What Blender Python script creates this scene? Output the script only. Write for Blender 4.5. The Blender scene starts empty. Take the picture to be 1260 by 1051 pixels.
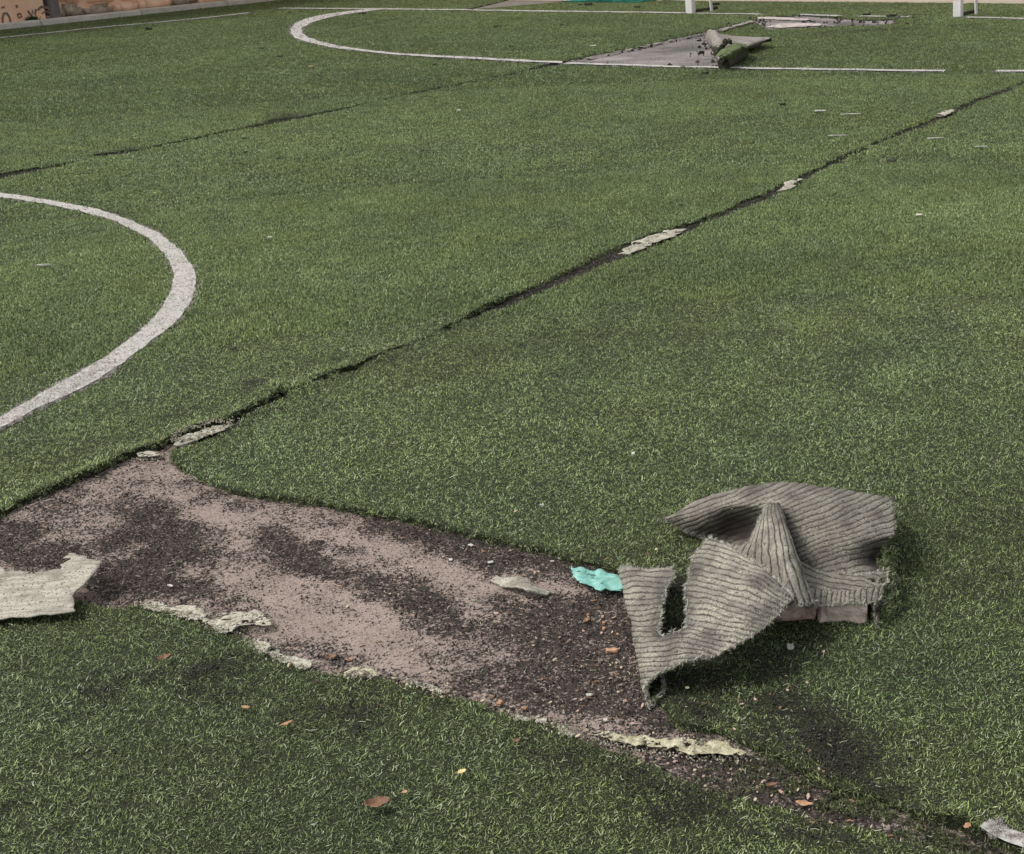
import bpy, bmesh, math, random
import numpy as np
from mathutils import Matrix, Vector, noise as mnoise
from mathutils.geometry import delaunay_2d_cdt

random.seed(7); RS = np.random.RandomState(11)
scene = bpy.context.scene
COL = scene.collection

# ------------------------------------------------------------------ camera
FPX, HZ, CX, CY, ROLL, CAMH = 1681.3, -118.7, 1000.0, 427.9, 0.025, 1.2
PITCH = math.atan((CY - HZ) / FPX)
W0, H0 = 1260.0, 1051.0
cam_d = bpy.data.cameras.new('camera'); cam = bpy.data.objects.new('camera', cam_d); COL.objects.link(cam)
cam_d.sensor_fit = 'HORIZONTAL'; cam_d.sensor_width = 36.0
cam_d.lens = FPX / W0 * 36.0
cam_d.shift_x = (W0 / 2 - CX) / W0
cam_d.shift_y = (CY - H0 / 2) / W0
cam_d.clip_start = 0.05; cam_d.clip_end = 2000
fwd = Vector((0, math.cos(PITCH), -math.sin(PITCH))); up0 = Vector((0, math.sin(PITCH), math.cos(PITCH))); r0 = Vector((1, 0, 0))
cr, sr = math.cos(ROLL), math.sin(ROLL)
right = cr * r0 - sr * up0; upv = sr * r0 + cr * up0
cam.matrix_world = Matrix(((right.x, upv.x, -fwd.x, 0), (right.y, upv.y, -fwd.y, 0), (right.z, upv.z, -fwd.z, CAMH), (0, 0, 0, 1)))
scene.camera = cam

# ------------------------------------------------------------------ world, sun, exposure
SUN_EL, SUN_AZ = math.radians(54), math.radians(-98)          # azimuth from +Y towards +X
world = bpy.data.worlds.new('World'); scene.world = world; world.use_nodes = True
wn = world.node_tree; bg = wn.nodes['Background']
sky = wn.nodes.new('ShaderNodeTexSky'); sky.sky_type = 'NISHITA'; sky.sun_disc = False
sky.sun_elevation = SUN_EL; sky.sun_rotation = SUN_AZ; sky.dust_density = 4.0; sky.air_density = 1.0; sky.ozone_density = 0.6
hsv = wn.nodes.new('ShaderNodeHueSaturation'); hsv.inputs['Saturation'].default_value = 0.25
wn.links.new(sky.outputs[0], hsv.inputs['Color']); wn.links.new(hsv.outputs[0], bg.inputs[0])
bg.inputs[1].default_value = 0.135
sun_d = bpy.data.lights.new('sun', 'SUN'); sun_d.energy = 1.1; sun_d.angle = math.radians(18); sun_d.color = (1.0, 0.96, 0.9)
sun = bpy.data.objects.new('sun', sun_d); COL.objects.link(sun)
sdir = Vector((math.sin(SUN_AZ) * math.cos(SUN_EL), math.cos(SUN_AZ) * math.cos(SUN_EL), math.sin(SUN_EL)))
sun.rotation_euler = sdir.to_track_quat('Z', 'Y').to_euler(); sun.location = sdir * 60
scene.view_settings.view_transform = 'Standard'; scene.view_settings.look = 'None'
scene.view_settings.gamma = 1.0; scene.view_settings.use_curve_mapping = False
scene.view_settings.exposure = 0.6
scene.render.engine = 'CYCLES'
scene.cycles.max_bounces = 5; scene.cycles.diffuse_bounces = 3; scene.cycles.glossy_bounces = 2

# ------------------------------------------------------------------ measuring helpers
def PX(pts, z=0.0):
    """photo pixel -> point of the place at height z (surveying the photograph)"""
    p = np.atleast_2d(np.asarray(pts, float))
    dx, dy = p[:, 0] - CX, p[:, 1] - CY
    x = dx * cr - dy * sr; u = -(dx * sr + dy * cr)
    Y = FPX * math.cos(PITCH) + u * math.sin(PITCH); Z = -FPX * math.sin(PITCH) + u * math.cos(PITCH)
    t = (np.asarray(z, float) - CAMH) / Z
    return np.stack([x * t, Y * t], -1)
def G(px, py, z=0.0):
    q = PX([(px, py)], z)[0]; return Vector((q[0], q[1], z))
def W2P(x, y, z=0.0):
    zz = np.asarray(z, float) - CAMH
    dep = y * math.cos(PITCH) - zz * math.sin(PITCH); dep = np.maximum(dep, 1e-3)
    u = (y * math.sin(PITCH) + zz * math.cos(PITCH)) / dep * FPX; xx = x / dep * FPX
    return CX + xx * cr + (-u) * sr, CY - xx * sr + (-u) * cr
def hashn(i, j, seed):
    n = (i * 374761393 + j * 668265263 + seed * 974634777) & 0x7fffffff
    n = ((n ^ (n >> 13)) * 1274126177) & 0x7fffffff
    n = n ^ (n >> 16)
    return (n & 0xffff) / 65535.0
def vn(x, y, sc, seed=0):
    x = np.asarray(x, float) * sc; y = np.asarray(y, float) * sc
    i = np.floor(x).astype(np.int64); j = np.floor(y).astype(np.int64); fx = x - i; fy = y - j
    fx = fx * fx * (3 - 2 * fx); fy = fy * fy * (3 - 2 * fy)
    a, b, c, d = hashn(i, j, seed), hashn(i + 1, j, seed), hashn(i, j + 1, seed), hashn(i + 1, j + 1, seed)
    return (a * (1 - fx) + b * fx) * (1 - fy) + (c * (1 - fx) + d * fx) * fy
def fbm(x, y, sc, seed=0, o=4):
    t = 0; a = .5
    for k in range(o): t = t + a * vn(x, y, sc * 2 ** k, seed + k * 17); a *= .5
    return t / (1 - .5 ** o)
def resample(ch, near=.012, far=.07, jit=.0035, seed=0):
    ch = np.asarray(ch, float); out = []
    for a, b in zip(ch[:-1], ch[1:]):
        L = np.hypot(*(b - a)); m = (a + b) / 2; dist = np.hypot(*m); inview = 0 < dist < 5
        st = near if inview else far
        if dist > 25 or m[1] < 0.9: st = 1.0
        n = max(1, int(L / st))
        for k in range(n): out.append(a + (b - a) * k / n)
    out.append(ch[-1]); out = np.array(out)
    d = np.hypot(out[:, 0], out[:, 1])
    amp = jit * np.clip(d / 2.5, 1, 3)
    out[:, 0] += amp * 2 * (fbm(out[:, 0], out[:, 1], 28, seed, 3) - .5) * 2; out[:, 1] += amp * 2 * (fbm(out[:, 0], out[:, 1], 28, seed + 5, 3) - .5) * 2
    return out
def inpoly(x, y, poly):
    r = np.zeros(x.shape, bool); px, py = poly[:, 0], poly[:, 1]; j = len(poly) - 1
    bb = (x > px.min()) & (x < px.max()) & (y > py.min()) & (y < py.max())
    xs, ys = x[bb], y[bb]; rr = np.zeros(xs.shape, bool)
    for i in range(len(poly)):
        yi, yj = py[i], py[j]
        if yi != yj:
            c = ((yi > ys) != (yj > ys)) & (xs < (px[j] - px[i]) * (ys - yi) / (yj - yi) + px[i]); rr ^= c
        j = i
    r[bb] = rr; return r
def chdist(x, y, ch):
    d = np.full(x.shape, 9.0)
    for a, b in zip(ch[:-1], ch[1:]):
        ab = b - a; L = ab @ ab + 1e-12
        t = np.clip(((x - a[0]) * ab[0] + (y - a[1]) * ab[1]) / L, 0, 1)
        d = np.minimum(d, np.hypot(x - a[0] - t * ab[0], y - a[1] - t * ab[1]))
    return d

# ------------------------------------------------------------------ object helpers
def tag(o, label=None, cat=None, group=None, kind=None):
    if label: o['label'] = label
    if cat: o['category'] = cat
    if group: o['group'] = group
    if kind: o['kind'] = kind
    return o
def link(o, parent=None):
    COL.objects.link(o)
    if parent is not None:
        o.parent = parent; o.matrix_parent_inverse = Matrix.Translation(-parent.location)
    return o
def empty(name, loc, label, cat, group=None):
    o = bpy.data.objects.new(name, None); o.empty_display_size = .1; o.location = loc
    COL.objects.link(o); return tag(o, label, cat, group)
def meshobj(name, verts, faces, mats, parent=None, smooth=False, mi=None):
    me = bpy.data.meshes.new(name); me.from_pydata([tuple(map(float, v)) for v in verts], [], [tuple(map(int, f)) for f in faces])
    for m in (mats if isinstance(mats, (list, tuple)) else [mats]): me.materials.append(m)
    if smooth: me.polygons.foreach_set('use_smooth', np.ones(len(me.polygons), bool))
    if mi is not None: me.polygons.foreach_set('material_index', np.array(mi, np.int32))
    me.update(); return link(bpy.data.objects.new(name, me), parent)
def bmobj(name, bm, mats, parent=None, smooth=False):
    me = bpy.data.meshes.new(name); bm.to_mesh(me); bm.free()
    for m in (mats if isinstance(mats, (list, tuple)) else [mats]): me.materials.append(m)
    if smooth: me.polygons.foreach_set('use_smooth', np.ones(len(me.polygons), bool))
    return link(bpy.data.objects.new(name, me), parent)
def addattr(me, name, vals, typ='FLOAT', dom='POINT'):
    a = me.attributes.new(name, typ, dom)
    vals = np.asarray(vals, np.float32 if typ != 'INT' else np.int32)
    key = {'FLOAT': 'value', 'INT': 'value', 'FLOAT_VECTOR': 'vector', 'FLOAT_COLOR': 'color'}[typ]
    a.data.foreach_set(key, vals.ravel())
def box(bm, c, sx, sy, sz, rz=0.0, bev=0.0):
    r = bmesh.ops.create_cube(bm, size=1, matrix=Matrix.Translation(c) @ Matrix.Rotation(rz, 4, 'Z') @ Matrix.Diagonal((sx, sy, sz, 1)))
    if bev:
        es = list({e for v in r['verts'] for e in v.link_edges}); bmesh.ops.bevel(bm, geom=es, offset=bev, segments=2, affect='EDGES')

# ------------------------------------------------------------------ materials
def nodes_of(name, rough=.8, spec=.3):
    m = bpy.data.materials.new(name); m.use_nodes = True; nt = m.node_tree
    b = nt.nodes['Principled BSDF']; b.inputs['Roughness'].default_value = rough; b.inputs['Specular IOR Level'].default_value = spec
    return m, nt, b
def N(nt, t, **kw):
    n = nt.nodes.new(t)
    for k, v in kw.items():
        if k in n.inputs: n.inputs[k].default_value = v
        else: setattr(n, k, v)
    return n
def tex(nt, scale, detail=4, rough=.6, co='Object', typ='ShaderNodeTexNoise'):
    tc = N(nt, 'ShaderNodeTexCoord'); n = N(nt, typ); n.inputs['Scale'].default_value = scale
    if 'Detail' in n.inputs: n.inputs['Detail'].default_value = detail; n.inputs['Roughness'].default_value = rough
    nt.links.new(tc.outputs[co], n.inputs['Vector']); return n.outputs[0]
def ramp(nt, src, stops):
    r = N(nt, 'ShaderNodeValToRGB'); e = r.color_ramp.elements
    while len(e) < len(stops): e.new(.5)
    for k, (p, c) in enumerate(stops): e[k].position = p; e[k].color = (*c, 1) if len(c) == 3 else c
    nt.links.new(src, r.inputs[0]); return r.outputs[0]
def mix(nt, f, a, b, bt='MIX'):
    n = N(nt, 'ShaderNodeMix', data_type='RGBA', blend_type=bt)
    for s, v in ((n.inputs[0], f), (n.inputs[6], a), (n.inputs[7], b)):
        if hasattr(v, 'links'): nt.links.new(v, s)
        else: s.default_value = v if not isinstance(v, tuple) else (*v, 1)
    return n.outputs[2]
def math_(nt, op, a, b=0.0, clamp=False):
    n = N(nt, 'ShaderNodeMath', operation=op); n.use_clamp = clamp
    for s, v in ((n.inputs[0], a), (n.inputs[1], b)):
        if hasattr(v, 'links'): nt.links.new(v, s)
        else: s.default_value = v
    return n.outputs[0]
def attr(nt, name, out='Fac', typ='GEOMETRY'):
    a = N(nt, 'ShaderNodeAttribute', attribute_type=typ, attribute_name=name); return a.outputs[out]
def bump(nt, b, h, strength=.5, dist=.003):
    n = N(nt, 'ShaderNodeBump'); n.inputs['Strength'].default_value = strength; n.inputs['Distance'].default_value = dist
    nt.links.new(h, n.inputs['Height']); nt.links.new(n.outputs[0], b.inputs['Normal'])
def simple(name, c1, c2, scale, rough=.8, bs=.4, bd=.002, spec=.3, detail=5):
    m, nt, b = nodes_of(name, rough, spec); t = tex(nt, scale, detail)
    nt.links.new(ramp(nt, t, [(.32, c1), (.68, c2)]), b.inputs['Base Color'])
    bump(nt, b, tex(nt, scale * 3, 4), bs, bd); return m

def fibre_mat(name):
    m, nt, b = nodes_of(name, .55, .25)
    c = mix(nt, 1.0, attr(nt, 'bc', 'Color'), attr(nt, 'tint', 'Color', 'INSTANCER'), 'MULTIPLY')
    nt.links.new(c, b.inputs['Base Color']); tr = N(nt, 'ShaderNodeBsdfTranslucent'); nt.links.new(c, tr.inputs[0]); ms = N(nt, 'ShaderNodeMixShader'); ms.inputs[0].default_value = .38
    nt.links.new(b.outputs[0], ms.inputs[1]); nt.links.new(tr.outputs[0], ms.inputs[2]); nt.links.new(ms.outputs[0], nt.nodes['Material Output'].inputs[0]); return m
M_FIBRE = fibre_mat('turf_fibre')
# carpet under the pile
M_CARPET, nt, b = nodes_of('turf_carpet', .9, .15)
c = ramp(nt, tex(nt, 420, 2, .8), [(.40, (.012, .013, .008)), (.56, (.036, .040, .022)), (.66, (.11, .12, .062))])
c = mix(nt, ramp(nt, tex(nt, 1.3, 5), [(.4, (0, 0, 0)), (.7, (1, 1, 1))]), c, (.03, .034, .02))
nt.links.new(c, b.inputs['Base Color']); bump(nt, b, tex(nt, 300, 3), .8, .006)
# bare base: sandy pinkish screed with rubber crumb
def bare_mat(name, light, light2, dark):
    m, nt, b = nodes_of(name, .95, 0)
    hf = tex(nt, 210, 2, .7); hf2 = tex(nt, 90, 3, .7)
    h = math_(nt, 'ADD', math_(nt, 'MULTIPLY', hf, .62), math_(nt, 'MULTIPLY', hf2, .38))
    k = math_(nt, 'ADD', math_(nt, 'MULTIPLY', math_(nt, 'SUBTRACT', h, .5), 4.6), attr(nt, 'crumb'))
    k = math_(nt, 'SMOOTHSTEP', k, .5) if False else ramp(nt, k, [(.26, (0, 0, 0)), (.76, (1, 1, 1))])
    base = ramp(nt, tex(nt, 9, 5), [(.3, light), (.7, light2)])
    dk = ramp(nt, tex(nt, 320, 2), [(.35, dark), (.75, tuple(v * 3.6 for v in dark))])
    nt.links.new(mix(nt, k, base, dk), b.inputs['Base Color']); bump(nt, b, h, .9, .004); return m
M_BARE = bare_mat('bare_screed', (.24, .190, .163), (.325, .262, .228), (.024, .020, .0175))
M_BAREFAR = bare_mat('bare_concrete', (.22, .197, .187), (.33, .297, .28), (.05, .048, .046))
M_SEAM = bare_mat('seam_crumb', (.16, .13, .115), (.24, .20, .18), (.010, .0095, .009))
M_GROUND = simple('ground_dirt', (.10, .09, .08), (.17, .15, .13), 6)
M_CRUMB = simple('rubber_crumb', (.016, .0135, .012), (.06, .053, .047), 40, .75)
M_SANDGRAIN = simple('sand_grain', (.30, .25, .215), (.46, .40, .35), 40, .9)
def tape_mat(name, a, b_):
    m, nt, b = nodes_of(name, .88, .1); c = ramp(nt, tex(nt, 60, 5, .7), [(.34, a), (.62, b_)])
    k = ramp(nt, tex(nt, 170, 4, .75), [(.48, (0, 0, 0)), (.54, (1, 1, 1))]); k2 = ramp(nt, tex(nt, 22, 3), [(.38, (.15, .15, .15)), (.62, (1, 1, 1))])
    nt.links.new(mix(nt, mix(nt, 1.0, k, k2, 'MULTIPLY'), c, (.05, .043, .035)), b.inputs['Base Color']); bump(nt, b, tex(nt, 140, 4), .9, .004); return m
M_TAPEP = tape_mat('pinkish_screed_strip', (.40, .34, .31), (.62, .56, .52))
M_TAPE = tape_mat('dry_glue_tape', (.29, .27, .205), (.53, .505, .41))
M_TAPEY = tape_mat('yellowed_glue_tape', (.26, .235, .14), (.54, .50, .36))
M_SCRAP = simple('pale_seam_cloth', (.38, .37, .30), (.58, .56, .49), 14, .75, .4, .001)
M_TEAL = simple('turquoise_film', (.09, .30, .25), (.26, .50, .43), 90, .4, .3, .001, .5)
M_BRICK = simple('pink_block', (.52, .39, .32), (.80, .68, .60), 60, .95, 1, .004)
M_BRICKRED = simple('red_block', (.34, .19, .14), (.70, .55, .47), 60, .95, 1, .004)
M_LEAF = simple('dry_leaf', (.10, .050, .027), (.28, .155, .09), 60, .6)
M_LEAFY = simple('yellow_leaf', (.55, .40, .14), (.66, .55, .28), 60, .6)
M_WOOD = simple('orange_chip', (.26, .13, .065), (.50, .31, .19), 70, .7)
M_PAPER = simple('pale_paper', (.34, .33, .28), (.52, .51, .45), 50, .7)
M_DARKBIT = simple('dark_clod', (.02, .022, .012), (.06, .062, .035), 50, .9)
M_WHITE = simple('white_paint', (.66, .64, .61), (.78, .76, .74), 8, .5, .15, .001)
M_RED = simple('red_paint', (.28, .03, .03), (.38, .05, .04), 8, .5, .15, .001)
M_NET = simple('green_net_cord', (.01, .12, .085), (.03, .22, .16), 60, .7)
M_KERB = simple('concrete_kerb', (.50, .46, .40), (.70, .65, .58), 7, .9, .5, .004)
M_PEACH = simple('peach_plaster', (.74, .43, .27), (.86, .58, .41), 2.2, .9, .4, .003)
M_BACKWALL = simple('beige_plaster', (.62, .50, .40), (.70, .60, .50), 2.0, .9, .3, .003)
M_GREYPIL = simple('grey_column', (.12, .105, .105), (.20, .175, .17), 9, .85, .4, .003)
M_STONE = simple('rough_stone', (.20, .15, .10), (.50, .40, .30), 16, .95, .9, .012)
M_GRAFF = simple('grey_graffiti', (.16, .11, .08), (.24, .17, .12), 20, .8)
M_MOSS = simple('moss', (.02, .035, .012), (.05, .08, .025), 60, .9)
M_CLOTH, nt, b = nodes_of('pale_cloth_backing', .85, .2)
tc = N(nt, 'ShaderNodeTexCoord'); mp = N(nt, 'ShaderNodeMapping'); mp.inputs['Scale'].default_value = (14, 150, 40); mp.inputs['Rotation'].default_value = (0, 0, .12); nz = N(nt, 'ShaderNodeTexNoise'); nz.inputs['Scale'].default_value = 1; nz.inputs['Detail'].default_value = 5
nt.links.new(tc.outputs['Object'], mp.inputs[0]); nt.links.new(mp.outputs[0], nz.inputs[0])
c = ramp(nt, nz.outputs[0], [(.28, (.24, .22, .175)), (.50, (.36, .34, .28)), (.75, (.44, .42, .355))])
c = mix(nt, ramp(nt, tex(nt, 18, 6), [(.48, (0, 0, 0)), (.66, (.8, .8, .8))]), c, (.16, .14, .11))
c = mix(nt, ramp(nt, tex(nt, 260, 3), [(.56, (0, 0, 0)), (.64, (1, 1, 1))]), c, (.07, .065, .05))
nt.links.new(c, b.inputs['Base Color']); bump(nt, b, nz.outputs[0], .7, .003)
# ribbed backing
M_BACK, nt, b = nodes_of('carpet_backing', .88, .2)
gr = attr(nt, 'groove')
n1 = tex(nt, 330, 4, .8); n2 = tex(nt, 26, 6)
c = ramp(nt, n1, [(.34, (.12, .112, .088)), (.50, (.32, .305, .245)), (.68, (.545, .512, .408))])
c = mix(nt, ramp(nt, n2, [(.40, (0, 0, 0)), (.66, (.85, .85, .85))]), c, (.17, .15, .135))
c = mix(nt, math_(nt, 'MULTIPLY', gr, ramp(nt, tex(nt, 150, 3), [(.33, (.25, .25, .25)), (.52, (1, 1, 1))])), c, (.022, .019, .016))
dirt_shade = attr(nt, 'dirt_shade')
c = mix(nt, ramp(nt, tex(nt, 210, 4, .7), [(.565, (0, 0, 0)), (.62, (.9, .9, .9))]), c, (.03, .027, .02))
c = mix(nt, dirt_shade, c, (.045, .038, .034))  # soiling, plus the shade painted on the back flap
nt.links.new(c, b.inputs['Base Color']); bump(nt, b, n1, .8, .002)

# ------------------------------------------------------------------ tracing of the pitch
L1_UP = [(-700, 985), (-400, 830), (-150, 712), (0, 638), (20, 627), (67, 605), (123, 583), (160, 566), (200, 554), (213, 546), (240, 533), (280, 522), (313, 506), (337, 492), (340, 482), (356, 489),
         (373, 481), (393, 473), (420, 459), (440, 455), (473, 439), (520, 420), (540, 411), (573, 395.5), (607, 377), (640, 362), (673, 347), (707, 332), (740, 314), (760, 305), (785, 296), (807, 288), (825, 283), (840, 279), (873, 269),
         (907, 252), (940, 239), (973, 222), (1007, 207), (1040, 191.5), (1073, 179), (1107, 162.5), (1140, 149), (1160, 139), (1173, 134), (1190, 126.5), (1213, 117.5), (1240, 109), (1260, 99.5), (1330, 66), (1400, 33)]
L1_LO = [(212, 563), (240, 553), (267, 541), (287, 531), (307, 519.5), (327, 506.5), (356, 494.5), (373, 484.5), (393, 478), (420, 467), (440, 462), (473, 442), (520, 423.5), (540, 415), (573, 400), (607, 388), (640, 376.5), (673, 361.5),
         (707, 346), (740, 331), (773, 318), (807, 306), (830, 296), (847, 289.5), (873, 278), (907, 264), (940, 251.5), (973, 236.5), (1007, 217), (1040, 200.5), (1073, 184), (1107, 169), (1140, 159.5), (1160, 149), (1173, 144.5),
         (1190, 135.5), (1213, 124.5), (1240, 115.5), (1260, 106), (1330, 69.5), (1400, 36)]
A_EDGE = [(212, 563), (220, 577), (240, 590), (267, 602), (300, 612), (333, 617), (383, 622), (420, 630), (481, 640), (552, 656), (616, 672), (687, 687), (703, 693), (765, 705), (795, 716), (818, 750), (822, 790), (816, 830), (808, 866),
          (840, 900), (880, 905), (923, 923), (973, 940), (997, 962), (1027, 977), (1073, 987), (1120, 1007), (1146, 1012), (1175, 1024), (1207, 1036), (1240, 1050), (1300, 1075), (1500, 1170)]
E_EDGE = [(-700, 900), (-300, 815), (0, 766), (50, 755), (87, 749), (140, 757), (173, 753), (187, 760), (233, 770), (267, 783), (287, 790), (313, 800), (333, 817), (377, 833), (425, 843), (465, 845), (505, 850), (548, 866), (580, 873), (620, 887),
          (670, 900), (707, 917), (760, 937), (840, 969), (897, 989), (940, 1001), (1000, 1017), (1053, 1027), (1107, 1047), (1160, 1062), (1300, 1092), (1500, 1180)]
B_TOP = [(-400, 312), (0, 222.5), (46, 212.5), (87, 204), (114, 195), (137, 194.5), (183, 186), (205, 179.5), (215, 179), (274, 167), (320, 158.5), (335, 155), (365, 149.5), (420, 138), (480, 122.5), (537, 112), (590, 101.5), (632, 94), (660, 87),
         (690, 82), (697, 80.5), (800, 84), (890, 86), (886, 72), (878, 47), (890, 38.5), (926, 30.5), (945, 38), (977, 37), (1008, 35), (1037, 33), (1080, 33.5), (1103, 30.5), (1103, 25.5), (1130, 19.5), (1250, -9)]
C_BOT = [(-400, 304), (0, 215.5), (46, 207.5), (87, 201.5), (114, 192), (137, 189.5), (183, 182), (205, 177.5), (215, 176.5), (274, 163), (320, 153.5), (335, 148.5), (365, 145.5), (420, 135), (480, 121), (537, 109), (590, 100), (632, 91), (660, 83.5),
         (680, 78.5), (697, 76), (730, 69), (780, 60.5), (840, 46), (871, 39.5), (880, 36.5), (926, 26.5), (929, 23), (985, 20), (1020, 22.5), (1060, 26), (1095, 25.3), (1103, 24.5), (1130, 18.3), (1250, -11)]
L3 = [(-300, 130), (0, 92.5), (100, 80), (150, 73), (210, 66.5), (345, 48), (430, 35.5), (490, 24), (570, 14)]
gp = lambda l: PX(l)
theta = math.radians(24.9); FD = np.array([math.sin(theta), math.cos(theta)])      # direction of the seams
l1u = resample(gp(L1_UP), seed=1); l1l = resample(gp(L1_LO), seed=2); ae = resample(gp(A_EDGE), seed=3); ee = resample(gp(E_EDGE), seed=4)
bt = resample(gp(B_TOP), seed=5); cb = resample(gp(C_BOT), seed=6)
l3 = gp(L3); l3r = resample(l3, seed=7)
l3n = np.array([FD[1], -FD[0]])
w3 = .010 + .035 * vn(l3r[:, 0], l3r[:, 1], .9, 3)
l3hi, l3lo = l3r - l3n * w3[:, None], l3r + l3n * w3[:, None]
nR = np.array([FD[1], -FD[0]])
for ch_, sg, am in ((l1u, 1, .0085), (l1l, -1, .0085), (bt, -1, .0135), (cb, 1, .0135)):
    pxx, pyy = W2P(ch_[:, 0], ch_[:, 1]); k_ = np.clip((pxx - 300) / 60, 0, 1) * np.where(pxx < 600, .15, 1) if am < .012 else np.clip((660 - pxx) / 40, 0, 1)
    ch_ += nR * (sg * am * k_ * np.clip(fbm(ch_[:, 0], ch_[:, 1], 2.2, 66, 3) * 2.6 - .6, 0, 1.2))[:, None]
ext = lambda p, k: np.array([p + FD * k])
panelA = np.concatenate([l1l, ext(l1l[-1], 6), [[14, 20], [14, 1.0], [1.6, .9]], ae[::-1][:-1]])
panelB = np.concatenate([l1u, ext(l1u[-1], 6), ext(bt[-1], 3), bt[::-1]])
panelC = np.concatenate([cb, ext(cb[-1], 3), [[-1, 22]], l3lo[::-1]])
panelD = np.concatenate([l3hi, [[-4, 22], [-16, 22], [-16, 6]]])
panelE = np.concatenate([ee, [[1.6, .6], [-2.5, .6]]])
PANELS = dict(right=panelA, middle=panelB, left=panelC, far=panelD, front=panelE)

def H(x, y, lip=True):
    h = .008 + .006 * (fbm(x, y, 1.1, 40, 3) - .5) + .005 * (fbm(x, y, 5, 41, 2) - .5)
    fade_ = np.clip((5.6 - np.hypot(x, y)) / 1.6, 0, 1); near = fade_ > 0
    if lip and near.any():
        xs, ys = x[near], y[near]; hh = np.zeros(xs.shape)
        d = chdist(xs, ys, gp(L1_UP)); hh += .022 * np.exp(-(d / .05) ** 2) * np.clip(fbm(xs, ys, 2.6, 50, 2) * 2 - .55, 0, 1)
        d2 = chdist(xs, ys, gp(A_EDGE)); hh += .009 * np.exp(-(d2 / .05) ** 2) * vn(xs, ys, 5, 52)
        d3 = chdist(xs, ys, gp(E_EDGE)); hh += .008 * np.exp(-(d3 / .04) ** 2) * vn(xs, ys, 6, 53)
        c = gp([(1172, 1030)])[0]; hh += .022 * np.exp(-(((xs - c[0]) / .045) ** 2 + ((ys - c[1]) / .035) ** 2))
        h = h.copy(); h[near] += hh * fade_[near]
    return np.maximum(h, .005)

# ------------------------------------------------------------------ ground and turf sheets
g = meshobj('ground', [(-700, -700, -.004), (700, -700, -.004), (700, 700, -.004), (-700, 700, -.004)], [(0, 1, 2, 3)], M_GROUND); tag(g, kind='structure')
def carpet(poly):
    n = len(poly); mn, mx = poly.min(0), poly.max(0); pts = []
    for lo, hi, st in ((0, 3.2, .07), (3.2, 6, .14), (6, 12, .4), (12, 24, 1.2)):
        xs = np.arange(max(mn[0], -hi), min(mx[0], hi), st); ys = np.arange(max(mn[1], 0), min(mx[1], hi), st)
        if len(xs) and len(ys):
            X, Y = np.meshgrid(xs, ys); X = X.ravel() + RS.uniform(-.3, .3, X.size) * st; Y = Y.ravel() + RS.uniform(-.3, .3, Y.size) * st
            d = np.hypot(X, Y); k = (d >= lo) & (d < hi); pts.append(np.c_[X[k], Y[k]])
    # rings just inside the near edges so that lips bend
    seg = np.roll(poly, -1, 0) - poly; nn = np.c_[-seg[:, 1], seg[:, 0]]; nn /= (np.linalg.norm(nn, axis=1)[:, None] + 1e-9)
    for off in (.02, .05, .09):
        for s in (1, -1):
            q = poly + nn * off * s; k = np.hypot(q[:, 0], q[:, 1]) < 6; pts.append(q[k][::2])
    P = np.concatenate(pts); P = P[inpoly(P[:, 0], P[:, 1], poly)]
    allp = [Vector(p) for p in np.concatenate([poly, P])]
    vo, eo, fo, _, _, _ = delaunay_2d_cdt(allp, [], [list(range(n))], 1, 1e-5)
    V = np.array([(v.x, v.y) for v in vo]); Z = H(V[:, 0], V[:, 1])
    verts = [(x, y, z) for (x, y), z in zip(V, Z)]
    faces = [list(f) for f in fo]
    # skirt down to the base along the outline
    from collections import Counter
    cnt = Counter(); orient = {}
    for f in faces:
        for a, b2 in zip(f, f[1:] + f[:1]):
            cnt[(min(a, b2), max(a, b2))] += 1; orient[(min(a, b2), max(a, b2))] = (a, b2)
    low = {}
    for e, k in cnt.items():
        if k == 1:
            a, b2 = orient[e]
            for v in (a, b2):
                if v not in low: low[v] = len(verts); verts.append((V[v][0], V[v][1], .0005))
            faces.append([b2, a, low[a], low[b2]])
    return verts, faces
for k, poly in PANELS.items():
    v, f = carpet(poly); o = meshobj('turf', v, f, M_CARPET, smooth=False); tag(o, kind='structure')

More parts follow.
